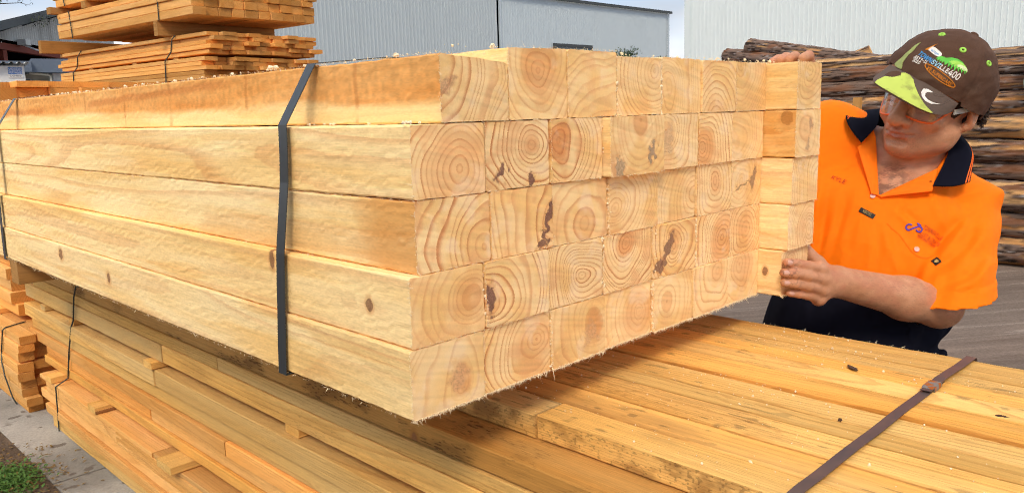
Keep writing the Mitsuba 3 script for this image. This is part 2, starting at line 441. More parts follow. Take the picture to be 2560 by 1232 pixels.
obj('corner_flashing', cat([obox(K, (1, 0, 0), (0, 1, 0), -0.03, 0.06, -0.12, -0.10, GZ, 5.92), obox(K, (1, 0, 0), (0, 1, 0), 14.5, 14.66, -0.045, -0.033, GZ, 5.92)]), 'm_grey_steel', wh)
dr_ = obj('roller_door', obox(K, (1, 0, 0), (0, 1, 0), 4.02, 7.0, -0.06, -0.034, GZ, 3.62), 'm_door_steel', wh, label='dark roller door in the long wall')
obj('frame', cat([obox(K, (1, 0, 0), (0, 1, 0), 3.9, 7.12, -0.09, -0.034, 3.625, 3.78), obox(K, (1, 0, 0), (0, 1, 0), 3.9, 4.015, -0.09, -0.034, GZ, 3.62), obox(K, (1, 0, 0), (0, 1, 0), 7.005, 7.12, -0.09, -0.034, GZ, 3.62)]), 'm_dark_trim', dr_)

# white shed behind the logs
ws = thing('steel_shed', 'tall white ribbed steel shed standing behind the log pile', 'shed')
WX = 16.0
obj('wall', corrugated((WX, 9.78, 0), (0, -1, 0), 22.0, GZ, 7.2, 0.0985, 0.014, rib=0.16, flip=1), 'm_white_steel', ws)
obj('wall', corrugated((WX + 10, 9.80, 0), (-1, 0, 0), 9.98, GZ, 7.2, 0.0985, 0.014, rib=0.16, flip=1), 'm_white_steel', ws)
obj('corner_flashing', cat([obox((WX, 9.78, 0), (1, 0, 0), (0, 1, 0), -0.03, -0.018, -0.12, 0.03, GZ, 1.98), obox((WX, 9.78, 0), (1, 0, 0), (0, 1, 0), -0.034, -0.02, -0.12, 0.03, 1.96, 7.2), obox((WX, 9.78, 0), (1, 0, 0), (0, 1, 0), -0.018, 0.12, 0.02, 0.03, GZ, 7.2)]), 'm_white_steel', ws)
obj('roof', cat([obox((WX, 9.78, 0), (1, 0, 0), (0, 1, 0), -0.3, 10.2, -22.2, 0.3, 7.21, 7.3)]), 'm_grey_steel', ws)

# open sided shed on the far left, seen nearly end on
SP = np.array([3.40, 15.912, 0.0]); sd = np.array([0.6292, 0.7772, 0]); sn = np.array([0.7772, -0.6292, 0])
mat('m_old_white', tex=metal_tex((0.55, 0.575, 0.58), (0.34, 0.35, 0.34), 0.9), rough=0.6)
mat('m_red_oxide', rgb=(0.17, 0.035, 0.022), rough=0.7)
mat('m_roof_old', tex=metal_tex((0.07, 0.075, 0.08), (0.12, 0.11, 0.10), 1.0), rough=0.7)
sh = thing('open_shed', 'old open sided shed with a white gable, dark roof edge and red steel beam', 'shed')
gab = lambda t: 2.02 + 0.225 * t
obj('gable_wall', corrugated(SP - sd * 4, sd, 9.5, 1.86, 2.2, 0.09, 0.012, rib=0.3, ztop_fn=lambda t: gab(t - 4)), 'm_old_white', sh)
obj('beam', obox(SP, sd, sn, -4, 5.5, -0.1, 0.02, 1.68, 1.80), 'm_red_oxide', sh)


def sloped(t0, t1, n0, n1, off0, off1):
    q = [SP + sd * t + sn * nn + np.array([0, 0, gab(t) + o + (0.30 if nn > 0 else 0.28) * nn]) for t in (t0, t1) for nn in (n0, n1) for o in (off0, off1)]
    return np.array(q), box(0, 1, 0, 1, 0, 1)[1]


obj('roof', sloped(-4.3, 5.5, -3.0, 0.45, 0.03, 0.07), 'm_roof_old', sh)
obj('barge_board', sloped(-4.3, 5.5, 0.455, 0.49, -0.06, 0.09), 'm_dark_trim', sh)
for tt in (-3.5, -2.4, -1.3, -0.2, 0.9, 2.0, 3.1):
    obj('purlin', sloped(tt, tt + 0.06, 0.02, 0.44, -0.06, 0.02), 'm_dark_trim', sh)
obj('back_wall', cat([sloped(-4, 5.5, -2.7, -2.6, -3.4, 0.0), obox(SP, sd, sn, 5.42, 5.5, -2.55, -0.02, GZ, 2.5), obox(SP, sd, sn, -4.0, -3.92, -2.55, -0.02, GZ, 0.35), sloped(-4.0, 5.5, -2.9, -0.12, -0.2, -0.16)]), 'm_shed_shade', sh)  # walls and ceiling coloured near black so the interior reads as shade
for tt in (-3.6, 0.1, 4.0):
    obj('post', obox(SP, sd, sn, tt, tt + 0.14, -0.11, 0.0, GZ, 1.675), 'm_red_oxide', sh)
lamp = obj('floodlight', cat([obox(SP + [0, 0, 1.82], sd, sn, 0.55, 0.75, 0.05, 0.2, -0.02, 0.08), tube([SP + sd * 0.65 + sn * 0.05 + [0, 0, 1.83], SP + sd * 0.65 + sn * 0.3 + [0, 0, 1.72], SP + sd * 0.95 + sn * 0.3 + [0, 0, 1.70]], 0.015)]), 'm_old_white', sh)

# portable office with the printed sign
mat('m_cream', rgb=(0.66, 0.63, 0.52), rough=0.7)
mat('m_white_panel', rgb=(0.74, 0.76, 0.78), rough=0.5)
mat('m_blue_fascia', rgb=(0.12, 0.155, 0.215), rough=0.5)
mat('m_sign_blue', rgb=(0.03, 0.15, 0.48), rough=0.4)
mat('m_sign_white', rgb=(0.8, 0.8, 0.8), rough=0.5)
mat('m_ink', rgb=(0.03, 0.04, 0.08), rough=0.6)
mat('m_glass_dark', rgb=(0.10, 0.13, 0.14), rough=0.15, spec=0.6)
QX = np.array([0.977, -0.213, 0]); QY = np.array([0.213, 0.977, 0])
po = thing('portable_building', 'small white portable building with a blue printed sign, left edge', 'building')
PO = np.array([2.165, 9.755, 0])
obj('wall', obox(PO, QX, QY, -2.4, 0.0, 0.0, 2.4, GZ, 1.0), 'm_white_panel', po)
vv, ff = corrugated(PO - QX * 2.5 - QY * 0.12, QX, 2.56, 0, 1, 0.075, 0.02, rib=0.45)
mm = len(vv) // 2
rf = np.vstack([np.c_[(PO - QX * 2.5 - QY * 0.12 + (vv[:mm] - (PO - QX * 2.5 - QY * 0.12)) @ QX[:, None] * QX)[:, :2], 1.02 - ((vv[:mm] - (PO - QX * 2.5 - QY * 0.12)) @ QY)], np.c_[(PO - QX * 2.5 + QY * 2.6 + (vv[:mm] - (PO - QX * 2.5 - QY * 0.12)) @ QX[:, None] * QX)[:, :2], 1.12 - ((vv[:mm] - (PO - QX * 2.5 - QY * 0.12)) @ QY)]])
obj('roof', (rf, ff), 'm_old_white', po)
sg = obj('sign', obox(PO, QX, QY, -0.165, -0.022, -0.012, -0.002, 0.868, 0.987), 'm_sign_white', po, label='white sign lettered UNIVERSAL PORTABLES on blue bands')
obj('band', cat([obox(PO, QX, QY, -0.160, -0.027, -0.0145, -0.0125, 0.947, 0.983), obox(PO, QX, QY, -0.160, -0.027, -0.0145, -0.0125, 0.906, 0.942)]), 'm_sign_blue', sg)


def flat_text(txt, h, o, ex, ez, depth, width=None, bold=False):
    m = text_mesh(txt, h, depth, bold)
    v = np.array(m.vertices)
    if width:
        v[:, 0] *= width / (v[:, 0].max() - v[:, 0].min())
    ex, ez = np.asarray(ex, float), np.asarray(ez, float)
    nrm = np.cross(ex, ez)
    return np.asarray(o) + v[:, :1] * ex + v[:, 1:2] * ez + v[:, 2:3] * nrm, np.array(m.faces)


zup = np.array([0, 0, 1.0])
obj('lettering', cat([flat_text('UNIVERSAL', 0.022, PO + QX * -0.155 - QY * 0.0147 + zup * 0.954, QX, zup, 0.001, 0.123, True), flat_text('PORTABLES', 0.022, PO + QX * -0.155 - QY * 0.0147 + zup * 0.913, QX, zup, 0.001, 0.123, True)]), 'm_sign_white', sg)
obj('phone_number', flat_text('4750 8810', 0.018, PO + QX * -0.15 - QY * 0.0127 + zup * 0.878, QX, zup, 0.001, 0.112, True), 'm_ink', sg)

# low office behind it: blue grey fascia, cream walls, gutter pipe and windows
of = thing('site_office', 'low cream site office with a dark blue grey roof fascia and white downpipe', 'building')
OO = np.array([2.83, 12.0, 0])
obj('wall', obox(OO, QX, QY, -3.0, 0.26, 0.45, 3.0, GZ, 1.06), 'm_cream', of)
obj('wall', obox(OO, QX, QY, 0.262, 2.4, 0.22, 3.0, GZ, 1.06), 'm_white_panel', of)
obj('roof_fascia', cat([obox(OO, QX, QY, -3.1, 0.0, -0.1, 3.2, 1.06, 1.205), obox(OO, QX, QY, 0.005, 2.5, 0.0, 3.2, 1.06, 1.245)]), 'm_blue_fascia', of)
w1 = obj('window', obox(OO, QX, QY, -0.10, 0.0, 0.40, 0.44, 0.82, 1.0), 'm_sign_white', of)
obj('pane', obox(OO, QX, QY, -0.085, -0.015, 0.385, 0.398, 0.835, 0.985), 'm_glass_dark', w1)
w2 = obj('window', obox(OO, QX, QY, 0.04, 0.21, 0.40, 0.44, 0.80, 0.93), 'm_glass_dark', of)
obj('awning_rail', tube([OO + QX * -0.03 + QY * 0.1 + zup * 1.055, OO + QX * 0.20 + QY * 0.1 + zup * 1.03, OO + QX * 0.225 + QY * 0.1 + zup * 1.01, OO + QX * 0.235 + QY * 0.1 + zup * GZ], 0.016), 'm_cream', of)
obj('post', cat([obox(OO, QX, QY, 0.31, 0.325, 0.1, 0.12, GZ, 0.93), obox(OO, QX, QY, 0.35, 0.363, 0.1, 0.12, GZ, 0.92)]), 'm_grey_steel', of)

# ------------------------------------------------------------------ trees and shrubs
mat('m_bark_twig', rgb=(0.06, 0.05, 0.04), rough=0.9)
scene['m_leaf'] = {'type': 'twosided', 'bsdf': {'type': 'principled', 'base_color': {'type': 'rgb', 'value': [0.055, 0.10, 0.045]}, 'roughness': 0.55, 'specular': 0.3}}
scene['m_leaf_dark'] = {'type': 'twosided', 'bsdf': {'type': 'principled', 'base_color': {'type': 'rgb', 'value': [0.035, 0.05, 0.035]}, 'roughness': 0.6, 'specular': 0.3}}


def tree(name, label, base, h, crown_c, crown_r, nclump, nleaf, leaf, seed, trunk_r=0.05, cat_='tree', bs='m_leaf'):
    r = np.random.default_rng(seed)
    t = thing(name, label, cat_)
    base = np.asarray(base, float); cc = np.asarray(crown_c, float)
    limbs = [tube([base, base * 0.6 + cc * 0.4 + r.normal(0, 0.05, 3), cc], [trunk_r, trunk_r * 0.7, trunk_r * 0.35])]
    cs = []
    for i in range(nclump):
        d = r.normal(size=3); d /= np.linalg.norm(d)
        c = cc + d * np.asarray(crown_r) * r.uniform(0.35, 1.0) ** 0.6
        cs.append(c)
        limbs.append(tube([cc * 0.8 + base * 0.2, (cc + c) / 2 + r.normal(0, 0.04, 3), c], [trunk_r * 0.3, trunk_r * 0.2, trunk_r * 0.08], 5))
    P = np.vstack([c + r.normal(0, 1, (nleaf, 3)) * np.asarray(crown_r) * 0.22 for c in cs])
    obj('trunk', cat(limbs), 'm_bark_twig', t)
    obj('crown', leaf_cloud(r, P, leaf, 1.0), bs, t)
    return t


tree('shrub', 'grey green bushy tree top showing above the beams, left of the pair', (20.1, 15.3, GZ), 2.2, (19.5, 14.2, 1.75), (0.52, 0.52, 0.32), 22, 90, 0.085, 5)
tree('shrub', 'smaller grey green tree top above the beams, right of the pair', (20.8, 13.2, GZ), 2.0, (20.4, 13.35, 1.6), (0.38, 0.38, 0.22), 14, 70, 0.08, 6)
# tree outside the frame on the left whose twig hangs into the picture
tw = thing('overhanging_tree', 'dark leafy twig of a tree hanging against the sky, top left corner', 'tree')
tb = np.array([-0.9, 7.9, GZ])
obj('trunk', tube([tb, tb + [0.05, 0.1, 1.2], tb + [0.25, -0.1, 2.4]], [0.11, 0.09, 0.06]), 'm_bark_twig', tw)
r = np.random.default_rng(12)
main = np.array([tb + [0.22, -0.08, 2.2], [0.3, 7.2, 1.75], [0.95, 6.62, 1.30], [1.22, 6.44, 1.245], [1.33, 6.35, 1.25]])
limbs = [tube(main, [0.05, 0.02, 0.007, 0.004, 0.002], 6)]
LP = []
for i in range(26):
    t = r.uniform(0.5, 1.0)
    a = main[2] + (main[4] - main[2]) * r.uniform(0, 1)
    e = a + np.array([0.705, -0.709, 0]) * r.uniform(-0.02, 0.09) + np.array([0, 0, 1]) * r.normal(0, 0.028) + r.normal(0, 0.01, 3)
    limbs.append(tube([a, (a + e) / 2 + r.normal(0, 0.006, 3), e], [0.0025, 0.0018, 0.001], 5))
    LP += [e + r.normal(0, 0.012, 3) for _ in range(5)]
obj('branch', cat(limbs), 'm_bark_twig', tw)
for i in range(700):
    LP.append(tb + [0.25, -0.1, 2.5] + r.normal(0, 1, 3) * [0.5, 0.5, 0.35])
obj('crown', leaf_cloud(r, np.array(LP), 0.022, 2.0), 'm_leaf_dark', tw)
# small plants growing in the shed gutter
for i, (t_, n_) in enumerate(((0.15, 0.6), (0.4, 0.6))):
    c = SP + sd * t_ + sn * 0.62 + zup * (gab(t_) + 0.10)
    pl = thing('gutter_plant', ('small weedy plant sprouting on the shed roof edge, left of the two', 'small weedy plant sprouting on the shed roof edge, right of the two')[i], 'plant')
    obj('foliage', leaf_cloud(r, c + r.normal(0, 1, (40, 3)) * [0.08, 0.08, 0.05], 0.06, 1.0), 'm_leaf_dark', pl)

# ------------------------------------------------------------------ log pile
def bark_tex(p, n, uv):
    m, s = uv.x, dr.floor(uv.y)
    hgt = uv.y - s
    r1 = cell_rand(s, 3, 1)
    plate = fbm(p.y * 16, (p.x + s) * 42, p.z * 42, octaves=4)
    c = mix([0.030, 0.019, 0.015], [0.185, 0.130, 0.105], smoothstep(0.36, 0.60, plate * 0.4 + hgt * 0.6))
    c = mix(c, [0.32, 0.30, 0.30], smoothstep(0.60, 0.76, fbm(p.y * 22, p.x * 70, p.z * 70, octaves=3)) * 0.75)
    c = mix(c, [0.25, 0.105, 0.05], smoothstep(0.50, 0.68, fbm(p.y * 5 + s, p.x * 22, p.z * 22, octaves=3)) * 0.65)
    inner = mix([0.40, 0.165, 0.045], [0.66, 0.43, 0.21], fbm(p.y * 7 + s * 3, p.x * 20, p.z * 20, octaves=3) * 1.4 - 0.3 + 0.5 * (r1 - 0.5))
    inner = inner * (0.75 + 0.5 * noise(p.y * 40, p.x * 160, p.z * 160))
    inner = mix(inner, [0.16, 0.085, 0.045], smoothstep(0.55, 0.75, fbm(p.y * 14, p.x * 46, p.z * 46, octaves=3)) * 0.6)
    return mix(c, inner, m)


mat('m_bark', tex=proc(bark_tex), rough=0.85, spec=0.2)
log_n = [0]


def log_mesh(p0, p1, r0, r1, nl=110, na=44, bare=0.5):
    log_n[0] += 1
    s = log_n[0]
    p0, p1 = np.asarray(p0, float), np.asarray(p1, float)
    t = (p1 - p0) / np.linalg.norm(p1 - p0); L = np.linalg.norm(p1 - p0)
    a = np.cross(t, [0, 0, 1.0]); a /= np.linalg.norm(a); b = np.cross(a, t)
    U, A = np.meshgrid(np.linspace(0, 1, nl), np.arange(na) * 2 * np.pi / na, indexing='ij')
    bend = 0.010 * np.sin(U * 3.0 + s)
    q = np.stack([U * L, np.cos(A), np.sin(A)], -1)
    pl = np.clip((nfbm(q * [15, 8, 8] + s * 11, 3, seed=s) - 0.40) * 4.0, 0, 1) * 0.75 + 0.25 * nfbm(q * [40, 16, 16], 2, seed=s + 5)
    ridg = 1 - np.abs(2 * nfbm(q * [9, 5, 5] + s * 5, 3, seed=40 + s) - 1) * 2
    msk = nfbm(q * [4.2, 2.4, 2.4] + s * 3.3, 4, seed=80 + s)
    m = np.clip((msk - (1 - bare) * 0.62 - 0.235) * 22, 0, 1)
    bark = (0.002 + 0.0075 * pl + 0.002 * ridg) * (1 - m)
    R = (r0 + (r1 - r0) * U) * (1 + 0.05 * (nfbm(q * [3, 1, 1] + s, 2, seed=3) - 0.5)) - 0.008 + bark
    P = p0 + U[..., None] * (p1 - p0) + (R * np.cos(A) + bend)[..., None] * a + (R * np.sin(A))[..., None] * b
    v = P.reshape(-1, 3)
    hg = np.clip(0.15 + 0.75 * pl + 0.1 * ridg, 0, 0.98)
    uv = np.stack([m.ravel(), s + hg.ravel()], 1)
    i, j = np.meshgrid(np.arange(nl - 1), np.arange(na), indexing='ij')
    i, j = i.ravel(), j.ravel(); jn = (j + 1) % na
    f = np.vstack([np.stack([i * na + j, i * na + jn, (i + 1) * na + jn], 1), np.stack([i * na + j, (i + 1) * na + jn, (i + 1) * na + j], 1)])
    caps = []
    for e, ring in ((0, v[:na]), (1, v[-na:])):
        c = ring.mean(0)
        k = np.arange(na); kn = (k + 1) % na
        cf = np.stack([kn, k, k * 0 + na], 1) if e == 0 else np.stack([k, kn, k * 0 + na], 1)
        caps.append((np.vstack([ring - (t if e == 0 else -t) * 0.0008, (c - (t if e == 0 else -t) * 0.0008)[None]]), cf, np.vstack([np.c_[(ring - c) @ a, (ring - c) @ b], [[0, 0]]]) + [4 * (500 + s), 100]))
    return (v, f, uv), caps


def add_log(label, p0, p1, r0, r1, bare=0.45, group='logs in the pile', **kw):
    (v, f, uv), caps = log_mesh(p0, p1, r0, r1, bare=bare, **kw)
    k = thing('log', label, 'log', group)
    obj('bark', (v, f), 'm_bark', k, uv=uv, smooth=True)
    for cv, cf, cuv in caps:
        obj('cut_end', (cv, cf), 'm_log_end', k, uv=cuv)
    return k


scene_log_end = wood_fn((0.62, 0.38, 0.17), (0.34, 0.14, 0.05), (0.45, 0.22, 0.09), sp=(0.007, 0.011), vary=0.1)
mat('m_log_end', tex=proc(scene_log_end), rough=0.85, spec=0.2)
# the face of the pile: each log lies along y
face = [(-0.474, 0.072, 4.33, 0.50, 'bottom log of the pile, resting on the ground right of the shirt sleeve'),
        (-0.328, 0.076, 4.36, 0.45, 'second log up in the pile beside the shirt sleeve'),
        (-0.177, 0.075, 4.31, 0.52, 'third log up in the pile, grey plated bark with bare tan patches'),
        (-0.047, 0.055, 4.36, 0.40, 'fourth log up in the pile, level with the shoulder'),
        (0.062, 0.055, 4.32, 0.58, 'log with large pale bare patches just below the collar'),
        (0.186, 0.071, 4.34, 0.58, 'log with pale stripped bark beside the jaw'),
        (0.309, 0.054, 4.31, 0.52, 'log with bare orange wood beside the ear'),
        (0.409, 0.048, 4.35, 0.22, 'grey barked log level with the back of the cap'),
        (0.493, 0.038, 4.33, 0.30, 'uppermost thin grey log of the stacked face')]
rr = np.random.default_rng(21)
for z, rad, x, bare, lb in face:
    add_log(lb, (x + rr.normal(0, 0.008), 2.25 + rr.uniform(-0.12, 0.25), z + rr.normal(0, 0.004)), (x + rr.normal(0, 0.01), -1.4, z - 0.004), (rad + 0.004) * rr.uniform(0.97, 1.03), rad + 0.004, bare, nl=190)
for i, w in enumerate(('lowest', 'second', 'third', 'fourth', 'fifth', 'sixth', 'seventh', 'topmost')):
    z = -0.42 + i * 0.122
    add_log(w + ' barked log of the second row, behind the face of the pile', (4.50 + 0.02 * (i % 2), 2.1 + rr.uniform(-0.2, 0.3), z), (4.50 + 0.02 * (i % 2), -1.4, z), 0.068, 0.066, 0.35, nl=60, na=28)
add_log('slender barked log lying askew on top of the pile, its pale sawn end tilted up', (4.86, 2.21, 0.742), (4.44, 0.95, 0.515), 0.060, 0.050, 0.42, nl=120)
add_log('dark barked log askew on the pile, under the tilted one', (4.95, 2.43, 0.690), (4.50, 1.35, 0.530), 0.062, 0.055, 0.15, nl=120)
add_log('short log stub sticking up behind the tilted logs', (4.98, 1.40, 0.655), (4.90, 1.75, 0.51), 0.05, 0.05, 0.7, nl=30)
add_log('stripped reddish log on the crest of the pile', (4.46, 2.1, 0.565), (4.46, -1.4, 0.535), 0.045, 0.045, 0.6, nl=150)

# stake in front of the pile
mat('m_stake', rgb=(0.50, 0.26, 0.08), rough=0.8)
k = thing('timber_stake', 'thin orange timber stake standing upright in front of the logs', 'stake')
v, f = box(4.13, 4.165, 1.135, 1.165, GZ, 0.355)
v[v[:, 2] > 0.3, 1] += [-0.006, 0.004] * 2
obj('stake', (v, f), 'm_stake', k)
# pale grey lump on the right edge
mat('m_rock', tex=proc(lambda p, n, uv: mix([0.20, 0.22, 0.20], [0.40, 0.42, 0.39], fbm(p.x * 40, p.y * 40, p.z * 40, octaves=4))), rough=0.95)
m = trimesh.creation.icosphere(4, 0.12)
v = np.array(m.vertices) * [0.8, 0.75, 1.25]
v = v * (0.55 + 0.9 * nfbm(v * 13, 4, seed=5))[:, None] * 0.9 + [4.23, 0.275, 0.47]
k = obj('rock', (v, np.array(m.faces)), 'm_rock', smooth=True); tag(k, 'pale grey rough lump resting against the log pile at the right edge', 'rock')
# ------------------------------------------------------------------ timber
DK = (0.19, 0.095, 0.075)
POCKETS = [(0.1390, 0.2620, 0.0060, 0.0150, -0.60, DK, 0.90, 26),
           (0.1890, 0.2470, 0.0045, 0.0110, 0.00, DK, 0.90, 26),
           (0.2190, 0.1900, 0.0340, 0.0055, 1.20, DK, 0.90, 18),
           (0.2030, 0.1660, 0.0100, 0.0060, 0.50, DK, 0.85, 18),
           (0.1135, 0.1130, 0.0070, 0.0160, -0.10, DK, 0.90, 10),
           (0.4820, 0.1180, 0.0320, 0.0080, 1.05, (0.21, 0.115, 0.085), 0.80, 13),
           (0.4630, 0.0960, 0.0110, 0.0100, 0.40, (0.21, 0.115, 0.085), 0.80, 13),
           (0.4230, 0.2700, 0.0070, 0.0170, -0.25, (0.30, 0.23, 0.18), 0.75, 28),
           (0.3460, 0.2530, 0.0090, 0.0140, 0.35, (0.36, 0.29, 0.20), 0.70, 28),
           (0.7500, 0.2080, 0.0080, 0.0200, -0.35, (0.27, 0.17, 0.12), 0.70, 23),
           (0.7150, 0.1980, 0.0280, 0.0030, 0.25, (0.30, 0.19, 0.13), 0.60, 23),
           (0.0600, 0.3600, 0.0100, 0.0080, 0.30, (0.42, 0.23, 0.14), 0.50, 33),
           (0.4800, 0.2820, 0.0150, 0.0220, 0.00, (0.56, 0.42, 0.27), 0.50, 29),
           (0.8350, 0.2970, 0.0060, 0.0120, 0.20, (0.44, 0.29, 0.19), 0.60, 32),
           (0.8260, 0.2620, 0.0060, 0.0140, 0.10, (0.46, 0.31, 0.20), 0.60, 32),
           (0.3000, 0.0300, 0.0140, 0.0160, 0.10, (0.58, 0.36, 0.20), 0.55, 3),
           (0.0610, 0.0320, 0.0120, 0.0160, 0.10, (0.58, 0.33, 0.17), 0.60, 1)]
# ring spacing, latewood strength and heart of the forty beams, bottom row first
RINGS = [(0.014, 0.35, 0.5), (0.008, 0.85, 0.4), (0.011, 0.4, 0.5), (0.009, 0.4, 0.4), (0.012, 0.4, 0.4), (0.012, 0.45, 0.3), (0.01, 0.45, 0.3), (0.008, 0.6, 0.2), (0.011, 0.5, 0.35), (0.009, 1.0, 0.5), (0.006, 1.0, 0.1), (0.006, 1.0, 0.7), (0.01, 0.85, 0.2), (0.007, 0.95, 0.55), (0.009, 0.85, 0.3), (0.006, 0.8, 0.2), (0.013, 1.0, 0.2), (0.014, 0.8, 0.3), (0.013, 0.75, 0.35), (0.008, 0.55, 0.1), (0.009, 0.5, 0.1), (0.008, 0.8, 0.4), (0.008, 0.5, 0.1), (0.007, 0.7, 0), (0.009, 0.75, 0.35), (0.007, 1.0, 0.5), (0.008, 0.95, 0.9), (0.012, 0.5, 0.5), (0.007, 0.6, 0.1), (0.008, 0.8, 0.6), (0.009, 0.45, 0.1), (0.012, 0.3, 0.3), (0.01, 0.75, 0.15), (0.012, 0.6, 0.5), (0.012, 0.55, 0.2), (0.007, 0.6, 0.1), (0.008, 0.4, 0.1), (0.01, 0.6, 0.3), (0.008, 0.5, 0.1), (0.01, 0.5, 0)]
KNOTS = [(1.195, 0.058, 0.012, 0.012, -0.1, 0.05), (0.915, 0.043, 0.010, 0.010, -0.1, 0.05), (0.074, 0.119, 0.0065, 0.0085, -0.1, 0.05),
         (0.29, 0.148, 0.006, 0.014, -0.1, 0.05), (-0.042, 0.307, 0.010, 0.013, 0.7, 0.8), (-0.014, 0.042, 0.005, 0.008, 0.7, 0.8)]


def fresh_tex():
    base = wood_fn((0.91, 0.71, 0.385), (0.55, 0.215, 0.080), (0.68, 0.31, 0.115), hue=0.2, end_tint=(1.0, 0.94, 0.92), contrast=(1.0, 0.36), table=RINGS, knot_p=0.12, pockets=POCKETS, knots=KNOTS, vary=0.06, fuzz=0.9)

    def fn(p, n, uv):
        c = base(p, n, uv)
        end = dr.select(uv.y > 50, mi.Float(1), mi.Float(0))
        long_ = 1 - end
        left = long_ * dr.select(p.x < 0.07, mi.Float(1), mi.Float(0))
        # heartwood showing on the long face of the top beam, with a pale sapwood strip along its lower edge
        edge = 0.347 + 0.007 * (noise(p.y * 7, 1.0, 1.0) - 0.5) + 0.012 * (noise(p.y * 2.2, 3.0, 1.0) - 0.5)
        top = left * smoothstep(edge - 0.004, edge + 0.009, p.z) * dr.select(p.z > 0.32, mi.Float(1), mi.Float(0))
        hw = mix([0.66, 0.285, 0.070], [0.82, 0.46, 0.17], fbm(p.y * 5, p.z * 34, 2.0, octaves=4) * 1.3 - 0.15)
        hw = hw * (0.86 + 0.28 * noise(p.y * 150, p.z * 150, 0.0))
        low_ = left * dr.select(p.z > 0.32, mi.Float(1), mi.Float(0)) * (1 - top)
        c = mix(c, [0.92, 0.72, 0.36], low_ * 0.6)
        c = mix(c, hw, top * 0.88)
        streak = smoothstep(0.010, 0.002, dr.abs(p.z - 0.372 - 0.012 * dr.sin(p.y * 2.4 + 1.0) - 0.004 * noise(p.y * 30, 0.0, 0.0))) * smoothstep(0.35, 0.5, noise(p.y * 3.2, 5.0, 1.0))
        c = mix(c, [0.50, 0.17, 0.05], streak * left * 0.5)
        for yy, w in ((0.155, 0.006), (0.70, 0.010), (0.905, 0.005), (1.12, 0.007), (0.43, 0.006)):    # resin streaks across the grain
            b = smoothstep(w, w * 0.2, dr.abs(p.y - yy - 0.006 * (noise(p.z * 60, yy * 40, 1.0) - 0.5)))
            c = mix(c, [0.45, 0.17, 0.05], b * left * dr.select(p.z > 0.322, mi.Float(1), mi.Float(0)) * 0.45 * smoothstep(0.25, 0.6, noise(p.z * 45, yy * 90, 3.0)))
        # ochre patch near the front of the third beam
        st = smoothstep(0.0, 0.25, fbm(p.y * 16, p.z * 30, 7.0, octaves=4) - 0.50 + 0.40 * smoothstep(0.17, 0.0, p.y)) * smoothstep(0.15, 0.05, p.y) * dr.select((p.z > 0.161) & (p.z < 0.239), mi.Float(1), mi.Float(0))
        c = mix(c, [0.66, 0.30, 0.07], st * left * 0.75)
        # orange face of the second beam of the end column that stands forward
        oc = long_ * dr.select((p.x > 0.7) & (p.x < 0.8) & (p.y < 0.05) & (p.z > 0.238) & (p.z < 0.32), mi.Float(1), mi.Float(0))
        c = mix(c, [0.66, 0.32, 0.07], oc * (0.35 + 0.4 * noise(p.y * 60, p.z * 60, 2.0)))
        # patchy cream sapwood bands, fuzzy torn grain
        bandn = fbm(p.y * 3.5, p.z * 42 + p.x * 20, 5.0, octaves=4)
        c = mix(c, c * mi.Color3f(0.94, 0.84, 0.70), smoothstep(0.48, 0.66, bandn) * long_ * 0.75)
        fz = noise(p.y * 240, p.z * 800, p.x * 800)
        c = c * (1 + long_ * 0.16 * (fz - 0.5))
        return c
    return proc(fn)


mat('m_fresh', tex=fresh_tex(), rough=0.85, spec=0.15, bump=proc(sawn_bump, 0.0012), bscale=0.0005)
aged_base = (wood_fn((0.76, 0.480, 0.165), (0.48, 0.23, 0.058), (0.64, 0.33, 0.090), sp=(0.004, 0.009), contrast=(0.7, 0.6), stain=(0.34, 0.16, 0.045), stain_amt=0.5, grey=(0.56, 0.45, 0.24), vary=0.2, hr=0.5, hue=0.8, knot_p=0.25))


def aged_tex(p, n, uv):
    c = aged_base(p, n, uv)
    # mould on the outer face of the top layer, and dark flecks of dirt along the joints
    face = dr.select((p.x < 0.2125) & (p.x > 0.20) & (p.z < -0.0640) & (p.z > -0.097), mi.Float(1), mi.Float(0))
    st = fbm(p.y * 26, p.z * 40, 3.0, octaves=4)
    c = mix(c, [0.20, 0.085, 0.024], face * smoothstep(0.38, 0.70, st) * 0.65)
    c = mix(c, [0.05, 0.03, 0.018], face * smoothstep(0.66, 0.86, noise(p.y * 300, p.z * 500, 0.0)) * 0.4)
    top = dr.select(p.z > -0.0655, mi.Float(1), mi.Float(0))
    dirt = smoothstep(0.52, 0.80, fbm(p.x * 44, p.y * 7, 6.0, octaves=4))
    c = mix(c, [0.34, 0.185, 0.075], top * dirt * 0.25)
    fleck = smoothstep(0.78, 0.92, noise(p.x * 170, p.y * 40, 2.0)) * smoothstep(0.52, 0.66, fbm(p.x * 9, p.y * 5, 8.0, octaves=2))
    return mix(c, [0.10, 0.06, 0.035], top * fleck * 0.45)


